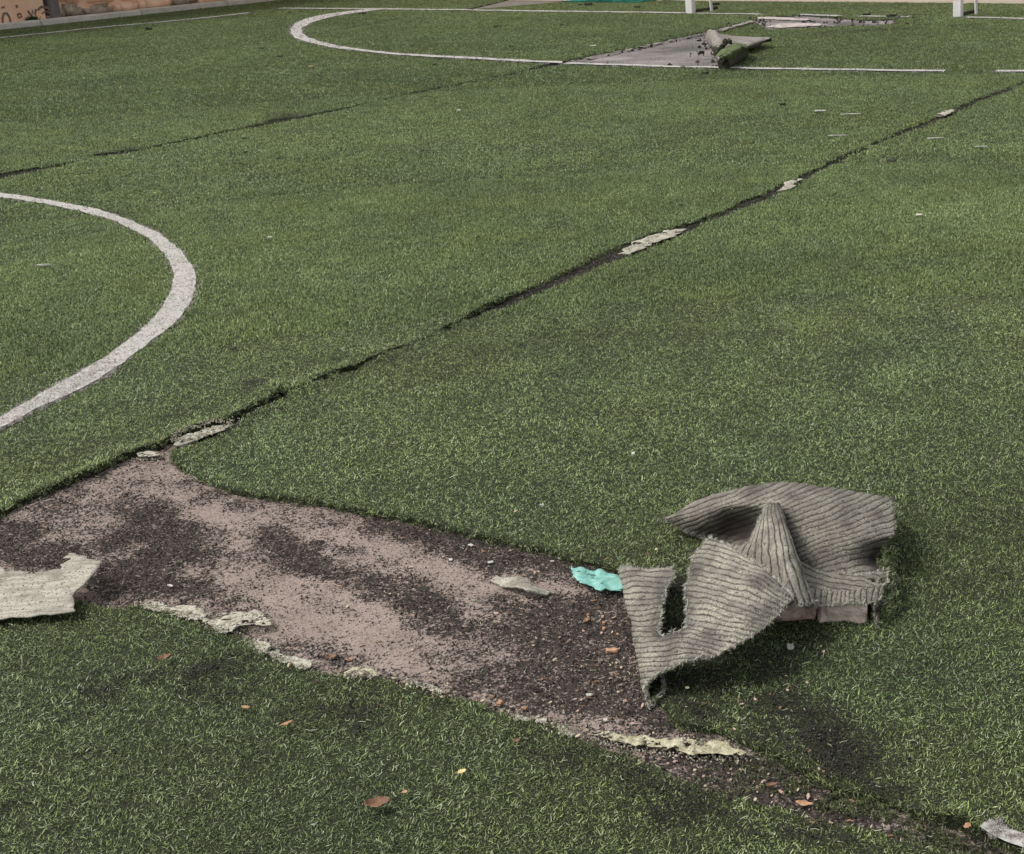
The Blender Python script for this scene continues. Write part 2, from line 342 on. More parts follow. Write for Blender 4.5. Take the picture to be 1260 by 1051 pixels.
# bare base seen where the turf is gone
def dens(blobs, px, py):
    r = np.zeros(px.shape)
    for (cx_, cy_, rx, ry, a, s) in blobs:
        ca, sa = math.cos(math.radians(a)), math.sin(math.radians(a)); dx, dy = px - cx_, py - cy_
        r = r + s * np.exp(-(((dx * ca + dy * sa) / rx) ** 2 + ((-dx * sa + dy * ca) / ry) ** 2))
    return r
CRUMB_SHADE_BLOBS = [(195, 650, 32, 30, 20, .75), (215, 675, 40, 22, 20, .6), (90, 672, 75, 10, -8, .55), (25, 655, 40, 10, -15, .5), (60, 690, 60, 10, 0, .5), (165, 712, 70, 14, 8, .55), (225, 735, 40, 12, 10, .4),
         (372, 692, 62, 17, 33, .75), (330, 668, 20, 12, 20, .3), (560, 668, 130, 14, 13, .45), (640, 690, 90, 16, 12, .35), (470, 745, 60, 16, 28, .45), (520, 725, 50, 14, 20, .4),  # blobs along the upper edge also paint the shadow below the turf edge
         (560, 770, 60, 22, 25, .35), (500, 835, 70, 14, 12, .5), (380, 800, 55, 14, 20, .55), (640, 850, 90, 30, 15, .4), (700, 790, 60, 40, 0, .3), (740, 850, 60, 50, 0, .4), (740, 740, 40, 16, 0, .3),
         (450, 790, 110, 18, 12, -.4), (330, 735, 90, 24, 30, -.25), (270, 640, 50, 20, 30, -.25), (680, 728, 90, 8, 2, -.35), (560, 705, 40, 12, 15, -.25), (600, 745, 40, 10, 20, -.2), (110, 735, 30, 10, 0, -.35),
         (30, 672, 30, 5, -5, -.4), (110, 640, 60, 10, -22, -.1), (900, 960, 110, 24, 18, .6), (1000, 1000, 90, 16, 20, .5), (470, 850, 90, 10, 15, .3), (530, 655, 160, 10, 13, .35), (120, 590, 90, 7, -25, .3), (1050, 990, 40, 8, 25, -.35), (1110, 1015, 40, 10, 20, -.3), (760, 900, 60, 14, 12, -.15), (640, 876, 50, 8, 15, -.3)]
def crumb(px, py, x, y):
    px0, py0 = px, py; a_ = (x * FD[0] + y * FD[1]); c_ = x * FD[1] - y * FD[0]
    px = px + 45 * (fbm(x, y, 6, 71, 4) - .5); py = py + 30 * (fbm(x, y, 6, 72, 4) - .5)
    g0, g1 = gp([(212, 563), (765, 705)]); sd_ = (g1 - g0) / np.hypot(*(g1 - g0)); a_ = x * sd_[0] + y * sd_[1]; c_ = -x * sd_[1] + y * sd_[0]; c_ = c_ + .10 * fbm(x, y, 3, 79, 2)
    sm = .6 * (fbm(a_ * .9, c_ * 5.5, 3.0, 73, 5) - .5) + .5 * (fbm(a_ * .6, c_ * 2.2, 3.0, 74, 4) - .5)
    px_ = px0
    d = .02 + 1.7 * sm + .36 + .42 * np.clip((px - 430) / 290, 0, 1) + dens(CRUMB_SHADE_BLOBS, px, py) + 1.0 * (fbm(x, y, 24, 70, 5) - .5)
    px, py = px0, py0
    seam = np.clip((px - 215) / 20, 0, 1) * np.clip((560 - py) / 15, 0, 1)      # loose crumb lies in the open seam
    d = d * (1 - seam) + seam * (.74 + .8 * (fbm(x, y, 7, 75, 3) - .5))
    return np.clip(d, .05, .92)
def grid_sheet(name, bb, st, z, mat, mask=None, cfun=None):
    xs = np.arange(bb[0], bb[2], st); ys = np.arange(bb[1], bb[3], st); X, Y = np.meshgrid(xs, ys); nx, ny = len(xs), len(ys)
    x, y = X.ravel(), Y.ravel(); keep = np.ones(x.shape, bool) if mask is None else mask(x, y)
    px, py = W2P(x, y); cv = cfun(px, py, x, y)
    zz = z + .004 * (fbm(x, y, 14, 80, 3) - .5)
    id_ = np.arange(nx * ny).reshape(ny, nx); q = np.stack([id_[:-1, :-1], id_[:-1, 1:], id_[1:, 1:], id_[1:, :-1]], -1).reshape(-1, 4)
    q = q[keep[q].any(1)]; used = np.unique(q); mp = -np.ones(nx * ny, int); mp[used] = np.arange(len(used))
    o = meshobj(name, np.c_[x, y, zz][used], mp[q], mat, smooth=True); addattr(o.data, 'crumb', cv[used]); return o
def maskpx(x0, x1, y0, y1):
    def f(x, y):
        px, py = W2P(x, y); return (px > x0) & (px < x1) & (py > y0) & (py < y1)
    return f
# the T-shaped bare patch and the open seam share one base
bareP = np.concatenate([gp(L1_UP)[:-1], gp(L1_LO)[::-1][1:], gp(A_EDGE), gp(E_EDGE)[::-1]])
bareZ = np.concatenate([gp(A_EDGE)[:16], gp([(830, 866)]), gp(A_EDGE)[19:], gp(E_EDGE)[::-1], gp(L1_UP)[1:10]])
def near_bare(x, y):
    px, py = W2P(x, y)
    return (py > 520) & (px > -260) & (px < 1420) & inpoly(x, y, bareZ)
o = grid_sheet('bare_ground', (-2.4, 1.1, .9, 4.2), .012, .002, M_BARE, near_bare, crumb); tag(o, kind='structure')
def strip_sheet(name, up, lo, mat, z, cfun, n):
    t = np.linspace(0, 1, n)
    def al(c):
        c = gp(c); s = np.r_[0, np.cumsum(np.hypot(*np.diff(c, axis=0).T))]; return np.c_[np.interp(t * s[-1], s, c[:, 0]), np.interp(t * s[-1], s, c[:, 1])]
    a, b_ = al(up), al(lo); rows = [a + (b_ - a) * k for k in np.linspace(-.6, 1.6, 6)]
    V = np.stack(rows, 1).reshape(-1, 2); px, py = W2P(V[:, 0], V[:, 1]); f = []
    for i in range(n - 1):
        for j in range(5): k = i * 6 + j; f.append((k, k + 6, k + 7, k + 1))
    o = meshobj(name, np.c_[V, np.full(len(V), z)], f, mat, smooth=True); addattr(o.data, 'crumb', cfun(px, py, V[:, 0], V[:, 1])); return o
o = strip_sheet('seam_bed', L1_UP[10:], L1_LO[1:], M_SEAM, .0015, lambda px, py, x, y: np.clip(.95 + .5 * (fbm(x, y, 6, 75, 3) - .5), 0, 1), 700); tag(o, kind='structure')
o = strip_sheet('seam_bed', C_BOT[:20], B_TOP[:20], M_SEAM, .0015, lambda px, py, x, y: np.clip(1.0 + .4 * (fbm(x, y, 6, 76, 3) - .5), 0, 1), 400); tag(o, kind='structure')
def farcrumb(px, py, x, y):
    d = .46 + 1.1 * (fbm(x, y, 2.4, 77, 5) - .5) + .9 * (fbm(x * .5, y, 5, 78, 4) - .5) + dens([(850, 62, 28, 5, 0, .5), (870, 75, 20, 8, 0, .3), (940, 31, 18, 3, 0, .35), (1000, 27, 50, 1.6, 0, .35), (1060, 31, 40, 2, 0, .6)], px, py)
    d = d - dens([(985, 31.5, 45, 2.2, 2, .5), (960, 24, 30, 1.5, 0, .3)], px, py); return np.clip(d, -.3, 1)
farP = gp([(690, 81), (800, 88), (900, 90), (905, 60), (930, 42), (1040, 40), (1112, 36), (1112, 20), (1020, 16), (920, 16), (870, 34), (780, 55)])
o = grid_sheet('bare_ground', (-3.5, 7, 3.5, 16), .05, .002, M_BAREFAR, lambda x, y: inpoly(x, y, farP), farcrumb); tag(o, kind='structure')

# ------------------------------------------------------------------ pitch lines (bands in plan)
CO = [(-40, 237), (0, 240), (59, 249), (119, 260), (155, 272), (196, 290), (224, 313), (240, 336), (242, 354), (235, 377), (219, 400), (192, 422), (155, 450), (105, 482), (46, 509), (0, 534), (-90, 580)]
CI = [(-40, 243), (0, 246), (59, 254.5), (137, 273), (183, 296), (205, 318), (215, 340), (212, 363), (196, 390), (173, 413), (137, 441), (82, 473), (23, 507), (0, 521), (-90, 563)]
def spl(c, n=320):
    c = gp(c); s = np.r_[0, np.cumsum(np.hypot(*np.diff(c, axis=0).T))]; t = np.linspace(0, s[-1], n)
    q = np.c_[np.interp(t, s, c[:, 0]), np.interp(t, s, c[:, 1])]
    k = np.array([1, 2, 3, 2, 1]) / 9.; 
    for _ in range(3): q[2:-2] = np.stack([np.convolve(q[:, i], k, 'valid') for i in (0, 1)], 1)
    return q
def band_from(center, w):
    c = np.asarray(center); d = np.gradient(c, axis=0); d /= np.linalg.norm(d, axis=1)[:, None]; n = np.c_[-d[:, 1], d[:, 0]]
    return np.concatenate([c + n * w / 2, (c - n * w / 2)[::-1]])
circle = np.concatenate([spl(CO), spl(CI)[::-1]])
ARC = [(470, 12.7), (430, 17), (400, 21.5), (372, 29), (361, 35), (359, 41), (365, 46.5), (382, 53), (420, 61.5), (470, 67), (520, 70.5), (570, 73.5), (620, 76.2), (660, 78), (690, 79.5)]
arcb = np.concatenate([spl([(462, 11.8), (425, 16), (395, 20), (366, 29), (357.5, 37), (358, 44), (366, 50.5), (390, 57), (420, 62.5), (470, 68), (520, 71.8), (570, 74.8), (620, 77.4), (690, 80.6)], 120),
                       spl([(474, 12.8), (438, 17.5), (410, 22), (383, 29.5), (371, 37), (372, 43), (381, 49), (400, 55), (425, 60.5), (470, 66), (520, 69.6), (570, 72.4), (620, 75), (690, 78.4)], 120)[::-1]])
def lineband(pts, w): return band_from(spl(pts, 80), w)
LINES = [('centre_circle_line', circle), ('penalty_arc_line', arcb),
         ('penalty_box_line', lineband([(697, 80.6), (800, 84), (930, 86.8), (1050, 89), (1130, 89.8), (1163, 90)], .085)), ('penalty_box_line', lineband([(1226, 90), (1260, 90.3), (1400, 94)], .10)),
         ('goal_line', lineband([(345, 11.7), (470, 12.6), (600, 14.4), (720, 16.2), (842, 17.8)], .13)), ('goal_line', lineband([(856, 18), (890, 18.5), (935, 19.5)], .10)), ('goal_line', lineband([(985, 19.6), (1033, 21.5)], .12)),
         ('goal_line', lineband([(1057, 21.7), (1118, 22.6)], .09)), ('goal_line', lineband([(1190, 22.9), (1260, 25), (1400, 29)], .12)),
         ('touch_line', lineband([(-200, 70), (0, 48.5), (60, 42.5), (130, 35), (200, 29), (260, 23), (308, 17.5)], .085)),
         ('corner_line', lineband([(1211, 1031), (1235, 1040), (1260, 1047), (1420, 1090)], .028))]

# ------------------------------------------------------------------ fibre tufts
def clump(name, n, r, h, w, pal, seed, lean=.8, segs=2, curl=1.0):
    R = random.Random(seed); V, F, C = [], [], []
    for k in range(n):
        a = R.uniform(0, 6.283); rr = r * math.sqrt(R.random()); p = Vector((rr * math.cos(a), rr * math.sin(a), -.003))
        da = R.uniform(0, 6.283); hh = h * R.uniform(.55, 1.15); ww = w * R.uniform(.6, 1.25); ln = R.uniform(.15, lean)
        side = Vector((-math.sin(da), math.cos(da), 0)); fw = Vector((math.cos(da), math.sin(da), 0)); tw = R.uniform(-.7, .7)
        col = R.choices(pal, [c[3] for c in pal])[0]; v = R.uniform(.75, 1.25); b0 = len(V)
        for s in range(segs + 1):
            t = s / segs; q = p + Vector((0, 0, hh * (t - .25 * curl * ln * t * t))) + fw * (hh * ln * t * t * 1.1) + side * (hh * tw * math.sin(t * 2.6) * .55)
            ws = ww * (1 - .75 * t * t) / 2
            V += [q - side * ws, q + side * ws]; C += [(col[0] * v, col[1] * v, col[2] * v, 1)] * 2
        for s in range(segs): F.append((b0 + 2 * s, b0 + 2 * s + 1, b0 + 2 * s + 3, b0 + 2 * s + 2))
    me = bpy.data.meshes.new(name); me.from_pydata(V, [], F); me.materials.append(M_FIBRE); addattr(me, 'bc', C, 'FLOAT_COLOR'); me.update()
    return bpy.data.objects.new(name, me)
GREEN = [(.080, .106, .042, 4), (.145, .185, .078, 5), (.215, .258, .122, 4.5), (.30, .345, .19, 2.5), (.42, .45, .31, .7), (.25, .31, .12, .5)]
GREENN = [(.040, .054, .019, 4.2), (.120, .156, .064, 5), (.235, .28, .135, 5), (.36, .40, .23, 2.4), (.52, .54, .39, .45), (.30, .37, .14, .4)]
WHITE = [(.50, .475, .45, 5), (.60, .575, .55, 5), (.40, .38, .34, 2), (.72, .71, .68, 3)]
CL_NEAR = [clump('tuft', 16, .010, .0070, .0016, GREENN, s, 1.25, 3) for s in range(6)]
CL_MID = [clump('tuft', 20, .024, .0105, .0034, GREEN, s + 20, .9, 2) for s in range(5)]
CL_FAR = [clump('tuft', 22, .05, .013, .007, GREEN, s + 40, .9, 1) for s in range(4)]
CW_NEAR = [clump('white_tuft', 18, .009, .0095, .0026, WHITE, s + 60, .9) for s in range(4)]
CW_FAR = [clump('white_tuft', 22, .035, .016, .008, WHITE, s + 80, 1.2, 1) for s in range(3)]
def grain(name, mat, seed, s=.5):
    R = random.Random(seed); bm = bmesh.new(); bmesh.ops.create_icosphere(bm, subdivisions=1, radius=1)
    for v in bm.verts: v.co = Vector((v.co.x * R.uniform(.6, 1.3), v.co.y * R.uniform(.6, 1.3), v.co.z * R.uniform(.4, .9)))
    me = bpy.data.meshes.new(name); bm.to_mesh(me); bm.free(); me.materials.append(mat); return bpy.data.objects.new(name, me)
GR_DARK = [grain('crumb', M_CRUMB, s) for s in range(4)]; GR_SAND = [grain('sand', M_SANDGRAIN, s + 9) for s in range(3)]

def scatter(name, pts, rot, scl, idx, tint, variants, parent=None, kind='stuff', label=None):
    me = bpy.data.meshes.new(name); pts = np.asarray(pts, np.float32)
    me.vertices.add(len(pts)); me.vertices.foreach_set('co', pts.ravel())
    addattr(me, 'rot', rot, 'FLOAT_VECTOR'); addattr(me, 'scl', scl, 'FLOAT_VECTOR'); addattr(me, 'idx', idx, 'INT')
    addattr(me, 'tint', np.c_[tint, np.ones(len(pts))], 'FLOAT_COLOR'); me.update()
    o = link(bpy.data.objects.new(name, me), parent); tag(o, label, kind=kind)
    ng = bpy.data.node_groups.new(name, 'GeometryNodeTree')
    ng.interface.new_socket('Geometry', in_out='INPUT', socket_type='NodeSocketGeometry'); ng.interface.new_socket('Geometry', in_out='OUTPUT', socket_type='NodeSocketGeometry')
    gi, go = ng.nodes.new('NodeGroupInput'), ng.nodes.new('NodeGroupOutput'); jn = ng.nodes.new('GeometryNodeJoinGeometry'); ip = ng.nodes.new('GeometryNodeInstanceOnPoints')
    for v in variants:
        oi = ng.nodes.new('GeometryNodeObjectInfo'); oi.inputs['Object'].default_value = v; oi.inputs['As Instance'].default_value = True
        ng.links.new(oi.outputs['Geometry'], jn.inputs[0])
    def na(n, t):
        a = ng.nodes.new('GeometryNodeInputNamedAttribute'); a.data_type = t; a.inputs['Name'].default_value = n
        return [s for s in a.outputs if s.enabled and s.name == 'Attribute'][0]
    ng.links.new(gi.outputs[0], ip.inputs['Points']); ng.links.new(jn.outputs[0], ip.inputs['Instance']); ip.inputs['Pick Instance'].default_value = True
    ng.links.new(na('idx', 'INT'), ip.inputs['Instance Index']); ng.links.new(na('rot', 'FLOAT_VECTOR'), ip.inputs['Rotation']); ng.links.new(na('scl', 'FLOAT_VECTOR'), ip.inputs['Scale'])
    ng.links.new(ip.outputs[0], go.inputs[0])
    md = o.modifiers.new('scatter', 'NODES'); md.node_group = ng; return o

# worn / dirty places on the turf (soft, photo-surveyed)
WORN = [(826, 752, 20, 24, 8, 4.0), (930, 905, 110, 18, 22, .4), (1010, 950, 80, 16, 25, .4), (1090, 990, 80, 16, 18, .6), (1150, 1030, 60, 12, 15, .6), (880, 1005, 90, 16, 15, .6), (1010, 1036, 80, 12, 10, .6), (700, 940, 60, 14, 12, .5), (850, 880, 60, 16, 15, .6), (215, 838, 90, 14, -10, .9), (150, 862, 70, 10, -6, .6), (105, 888, 40, 12, 0, .5), (255, 866, 40, 10, 0, .4), (110, 925, 18, 10, 0, .5), (440, 890, 70, 16, 6, .7), (900, 850, 70, 34, 25, .8), (980, 885, 60, 28, 40, .8), (1045, 925, 45, 32, 30, .95), (940, 835, 45, 20, 10, .6),
        (830, 990, 40, 45, 0, .6), (790, 960, 40, 20, 10, .6), (900, 990, 60, 14, 15, .7), (1030, 1000, 80, 14, 18, .7), (1215, 835, 70, 8, 12, .5), (1100, 830, 50, 8, 8, .4), (20, 1000, 40, 6, -12, .5),
        (1010, 47, 18, 4, -20, .45), (1070, 39, 70, 2.5, -3, .7), (1160, 34, 40, 2, -3, .5), (350, 147, 22, 5, -8, .8), (150, 186, 34, 4, -8, .7), (290, 252, 40, 3, 15, 0), (140, 262, 30, 4, 16, .6), (183, 280, 20, 4, 25, .6),
        (655, 84, 22, 2, -10, .8), (1195, 91, 32, 1.6, 0, .95), (560, 66, 120, 2, -3, .25), (900, 185, 200, 12, -4, .12), (560, 440, 160, 20, -10, .15), (1200, 700, 60, 80, 0, .15), (560, 345, 120, 10, -25, .15)]
bands = [(1.0, 2.6, 12500, CL_NEAR, 1.0), (2.6, 4.2, 9500, CL_NEAR, 1.08), (4.2, 6.5, 4200, CL_MID, .85), (6.5, 10, 1900, CL_MID, 1.15), (10, 24, 900, CL_FAR, .8)]
line_pts = {i: [] for i in range(len(LINES))}
crumbs_extra = []
for bi, (lo, hi, den, var, sc) in enumerate(bands):
    st_ = 1 / math.sqrt(den); X_, Y_ = np.meshgrid(np.arange(-hi * .95, hi * .42, st_), np.arange(lo * .55, hi, st_)); x, y = X_.ravel(), Y_.ravel()
    y = y + (np.round(x / st_) % 2) * st_ * .5; x = x + RS.uniform(-.55, .55, x.size) * st_; y = y + RS.uniform(-.55, .55, y.size) * st_
    d = np.hypot(x, y); px, py = W2P(x, y)
    k = (d >= lo) & (d < hi) & (px > -150) & (px < 1420) & (py < 1180) & (py > -25); x, y, px, py = x[k], y[k], px[k], py[k]
    ok = np.zeros(x.shape, bool)
    for p in PANELS.values(): ok |= inpoly(x, y, p)
    for li, (nm, lb) in enumerate(LINES):
        wob = .006 if hi < 5 else .012
        wob = .004 if (nm == 'centre_circle_line' or nm == 'corner_line') else wob
        il = inpoly(x + RS.normal(0, wob, x.shape), y + RS.normal(0, wob, x.shape), lb)
        if nm == 'corner_line': il &= True
        else: il &= ok
        if il.any():
            r2 = RS.rand(il.sum()) < .97
            line_pts[li].append((bi, x[il][r2], y[il][r2]))
        ok &= ~il
    x, y, px, py = x[ok], y[ok], px[ok], py[ok]
    worn = np.clip(dens(WORN, px, py) * .72 * np.clip(fbm(x, y, 11 if hi < 5 else 3, 60, 4) * 4.4 - 1.6, .0, 1.25), 0, 1)
    k = RS.rand(len(x)) > worn * .6; cm = RS.rand(len(x)) < worn * .95
    if hi < 4.5: crumbs_extra.append(np.c_[x[cm], y[cm]])
    x, y, worn = x[k], y[k], worn[k]; z = H(x, y)
    lowf = fbm(x, y, 1.3, 91, 4); mf = fbm(x, y, 12, 92, 3)
    br = .98 + .45 * (mf - .5) + .45 * (lowf - .5); br *= RS.uniform(.84, 1.16, len(x)); br *= 1.03; br *= 1 - .60 * worn
    yel = fbm(x, y, 3.1, 93, 3) - .5; gray = worn * .5
    tint = np.stack([br * (1.0 + .14 * yel), br * (1.04 + .04 * yel), br * (.93 - .12 * yel)], -1) * (1.12, 1.33, 1.32, 1.22, 1.02)[bi]
    lum = tint.mean(1, keepdims=True) * np.array([[1.0, .88, .95]]); tint = tint * (1 - gray[:, None]) + lum * gray[:, None]
    s = RS.uniform(.8, 1.2, len(x)) * sc; hz = s / sc * (1 - .5 * worn) * RS.uniform(.8, 1.15, len(x))
    rot = np.c_[RS.normal(0, .12, len(x)), RS.normal(0, .12, len(x)), RS.uniform(0, 6.283, len(x))]
    scatter('grass_pile', np.c_[x, y, z], rot, np.c_[s, s, hz], RS.randint(0, len(var), len(x)), tint, var, label=None)
M_LINE, nt, b = nodes_of('white_line_fabric', .85, .15)
nt.links.new(ramp(nt, tex(nt, 120, 4, .75), [(.30, (.15, .15, .11)), (.46, (.40, .38, .35)), (.75, (.53, .505, .48))]), b.inputs['Base Color'])
def band_mesh(nm, lb, z0, mat, wob):
    m = len(lb) // 2; a, b_ = lb[:m], lb[m:][::-1]; V, F = [], []
    for i in range(m):
        for j in range(4):
            p = a[i] + (b_[i] - a[i]) * (j / 3); V.append(p)
    V = np.array(V); V = V + wob * (np.stack([fbm(V[:, 0], V[:, 1], 24 if wob < .04 else 6, 21, 3), fbm(V[:, 0], V[:, 1], 24 if wob < .04 else 6, 22, 3)], -1) - .5)
    Z = H(V[:, 0], V[:, 1]) + z0
    for i in range(m - 1):
        for j in range(3): k = i * 4 + j; F.append((k, k + 4, k + 5, k + 1))
    return meshobj(nm, np.c_[V, Z], F, mat, smooth=True)
for li, (nm, lb) in enumerate(LINES):
    if not line_pts[li]: continue
    x = np.concatenate([q[1] for q in line_pts[li]]); y = np.concatenate([q[2] for q in line_pts[li]])
    farl = np.hypot(x, y).mean() > 6; var = CW_FAR if farl else CW_NEAR
    z = H(x, y) + (.004 if nm == 'corner_line' else 0)
    wr = fbm(x, y, 16 if not farl else 2.5, 95, 3); br = (.80 + .5 * (wr - .5)) * RS.uniform(.8, 1.15, len(x)); tint = np.stack([br, br * .97, br * .94], -1)
    if farl: tint *= .72
    bandz = .0115 if farl else .0048
    base_o = band_mesh(nm, lb, bandz, M_LINE, .05 if farl else .012) if True else None
    if base_o: tag(base_o, kind='structure')
    if not farl: x = np.r_[x, x + RS.normal(0, .004, x.shape), x + RS.normal(0, .004, x.shape)]; y = np.r_[y, y + RS.normal(0, .004, y.shape), y + RS.normal(0, .004, y.shape)]; z = np.r_[z, z, z]; tint = np.r_[tint, tint, tint]
    s = RS.uniform(.9, 1.25, len(x)) * (1.0 if farl else (1.0 if np.hypot(x, y).mean() < 2.5 else 1.1)); rot = np.c_[RS.normal(0, .15, len(x)), RS.normal(0, .15, len(x)), RS.uniform(0, 6.28, len(x))]
    scatter('white_fibre', np.c_[x, y, z], rot, np.c_[s, s, s / s.mean()] * (.62 if nm == 'corner_line' else 1), RS.randint(0, len(var), len(x)), np.minimum(tint * (1.0 if nm == 'corner_line' else 1), 1.3), var, base_o, kind='stuff') if base_o else scatter(nm, np.c_[x, y, z], rot, np.c_[s, s, s] * .75, RS.randint(0, len(var), len(x)), tint, var, kind='structure')

# matted dark remnants of pile inside the open seams and over the broken right end of the strip
sp = np.concatenate([gp(L1_UP)[10:], gp(L1_LO)[1:][::-1]]); sp2 = np.concatenate([gp(C_BOT)[:16], gp(B_TOP)[:16][::-1]])
for poly, n_, var, sc_ in ((sp, 5200, CL_MID, .8), (sp2, 1500, CL_FAR, .5)):
    mn, mx = poly.min(0), poly.max(0); x = RS.uniform(mn[0], mx[0], n_ * 14); y = RS.uniform(mn[1], mx[1], n_ * 14); k = inpoly(x, y, poly) & (fbm(x, y, 7, 33, 3) > .47); x, y = x[k][:n_], y[k][:n_]
    br = RS.uniform(.12, .6, (len(x), 1)) * np.array([[1, .95, .9]]); s_ = RS.uniform(.6, 1.1, len(x)) * sc_
    scatter('grass_pile', np.c_[x, y, np.full(len(x), .002)], np.c_[RS.normal(0, .5, len(x)), RS.normal(0, .5, len(x)), RS.uniform(0, 6, len(x))], np.c_[s_, s_, s_ * .8], RS.randint(0, len(var), len(x)), br, var)
x = RS.uniform(-.4, .6, 60000); y = RS.uniform(1.2, 2.4, 60000); px, py = W2P(x, y); k = inpoly(x, y, bareZ) & (px > 800) & (py > 880) & (RS.rand(len(x)) < np.clip((px - 840) / 260, 0, .9)) & (fbm(x, y, 13, 34, 4) > .58 - .08 * np.clip((px - 950) / 200, 0, 1)); x, y = x[k], y[k]
n_ = len(x); br = RS.uniform(.25, .95, (n_, 1)) * np.array([[1, .96, .92]]); s_ = RS.uniform(.5, 1.0, n_)
scatter('grass_pile', np.c_[x, y, np.full(n_, .003)], np.c_[RS.normal(0, .5, n_), RS.normal(0, .5, n_), RS.uniform(0, 6, n_)], np.c_[s_, s_, s_], RS.randint(0, 6, n_), br, CL_NEAR)
q = np.concatenate([np.repeat(resample(gp(C_BOT)[20:-1], far=.03), 2, 0), np.repeat(resample(gp(B_TOP)[20:-1], far=.03), 2, 0)]); q = q + RS.normal(0, .07, q.shape) * RS.rand(len(q), 1)
n_ = len(q); br = RS.uniform(.08, .7, (n_, 1)) * np.array([[1, .95, .9]]); s_ = RS.uniform(.25, .7, n_)
scatter('grass_pile', np.c_[q, np.full(n_, .004)], np.c_[RS.normal(0, .4, n_), RS.normal(0, .4, n_), RS.uniform(0, 6, n_)], np.c_[s_, s_, np.ones(n_)], RS.randint(0, len(CL_FAR), n_), br, CL_FAR)
# ragged pile hanging over the cut edges
q = []
for ch, poly in ((l1u, panelB), (l1l, panelA), (ae, panelA), (ee, panelE)):
    c = ch[(np.hypot(ch[:, 0], ch[:, 1]) < 5.5) & (ch[:, 1] > .9)]; c = np.repeat(c, 3, 0) + RS.normal(0, .006, (len(c) * 3, 2)); q.append(c)
q = np.concatenate(q); n_ = len(q); zz = np.maximum(H(q[:, 0], q[:, 1]) * RS.uniform(.3, .9, n_), .003); br = RS.uniform(.45, 1.05, (n_, 1)) * np.array([[1.0, 1.0, .95]])
scatter('grass_pile', np.c_[q, zz], np.c_[RS.normal(0, .5, n_), RS.normal(0, .5, n_), RS.uniform(0, 6, n_)], RS.uniform(.6, 1.0, (n_, 1)) * np.ones((1, 3)), RS.randint(0, 6, n_), br, CL_NEAR)

# loose rubber crumb and sand
n = 150000; x = RS.uniform(-2.2, 1.0, n); y = RS.uniform(1.0, 3.6, n); px, py = W2P(x, y)
k = (px > -60) & (px < 1330) & (py < 1100) & inpoly(x, y, bareZ); x, y, px, py = x[k], y[k], px[k], py[k]; cvv = crumb(px, py, x, y)
k = RS.rand(len(x)) < np.clip(cvv * 1.0, .10, .9) ** 1.2; xs, ys = x[~k], y[~k]; x, y = x[k], y[k]
ce = np.concatenate(crumbs_extra) if crumbs_extra else np.zeros((0, 2)); ce = np.repeat(ce, 6, 0) + RS.normal(0, .008, (len(ce) * 6, 2))
zx = np.r_[np.full(len(x), .003) + .003 * RS.rand(len(x)), H(ce[:, 0], ce[:, 1]) + .002 + .007 * RS.rand(len(ce))]; x = np.r_[x, ce[:, 0]]; y = np.r_[y, ce[:, 1]]
s = RS.uniform(.0009, .0025, len(x)); one = np.ones((len(x), 3))
scatter('rubber_granules', np.c_[x, y, zx], RS.uniform(0, 6, (len(x), 3)), np.c_[s, s, s], RS.randint(0, 4, len(x)), one, GR_DARK)
k = RS.rand(len(xs)) < .75; xs, ys = xs[k], ys[k]; s = RS.uniform(.0006, .0019, len(xs))
scatter('sand_grains', np.c_[xs, ys, np.full(len(xs), .004)], RS.uniform(0, 6, (len(xs), 3)), np.c_[s, s, s], RS.randint(0, 3, len(xs)), np.ones((len(xs), 3)), GR_SAND)

# ------------------------------------------------------------------ walls, kerb, goal, net
ka, kb = Vector((*PX([(0, 38.5)])[0], 0)), Vector((*PX([(306, 5.5)])[0], 0)); kd = (kb - ka).normalized(); kn = Vector((-kd.y, kd.x, 0)); kang = math.atan2(kd.y, kd.x)
ba, bb_ = Vector((*PX([(805, 1.8)])[0], 0)), Vector((*PX([(1260, 5.6)])[0], 0)); bd = (bb_ - ba).normalized(); bang = math.atan2(bd.y, bd.x); bn = Vector((-bd.y, bd.x, 0))
# meeting point of the two lines
den_ = kd.x * bd.y - kd.y * bd.x; t_ = ((ba.x - ka.x) * bd.y - (ba.y - ka.y) * bd.x) / den_; corner = ka + kd * t_
LK0 = -9.0
def along(t, off=0, z=0): return ka + kd * t + kn * off + Vector((0, 0, z))
def wall_t(px, py):                                   # distance along the kerb for a photo column
    q = G(px, py); return (q - ka).dot(kd)
kerb = empty('concrete_kerb', along(0), 'long low concrete kerb at the foot of the peach wall', 'kerb')
seglen = 1.6; tt = LK0
while tt < t_ - .1:
    L = min(seglen, t_ - tt); bm = bmesh.new(); box(bm, along(tt + L / 2, .075, .04 + random.uniform(-.004, .004)), L - .012, .15, .08, kang, .012); bmobj('kerb_stone', bm, M_KERB, kerb); tt += seglen
wl = empty('boundary_wall', along(0, .15), 'peach plastered boundary wall with grey graffiti along the left touchline', 'wall')
tp0, tp1 = wall_t(72.5, 31), wall_t(97, 29)
bm = bmesh.new(); box(bm, along((LK0 + tp0) / 2, .27, 1.2), tp0 - LK0, .24, 2.4, kang); bmobj('plaster_panel', bm, M_PEACH, wl)
bm = bmesh.new(); box(bm, along((tp1 + t_) / 2, .34, 1.2), t_ - tp1, .24, 2.4, kang); bmobj('plaster_panel', bm, M_PEACH, wl)
bm = bmesh.new(); box(bm, along(tp0 + (tp1 - tp0) * .66, .215, 1.25), (tp1 - tp0) * .64, .16, 2.5, kang, .01); bmobj('column', bm, M_GREYPIL, wl)
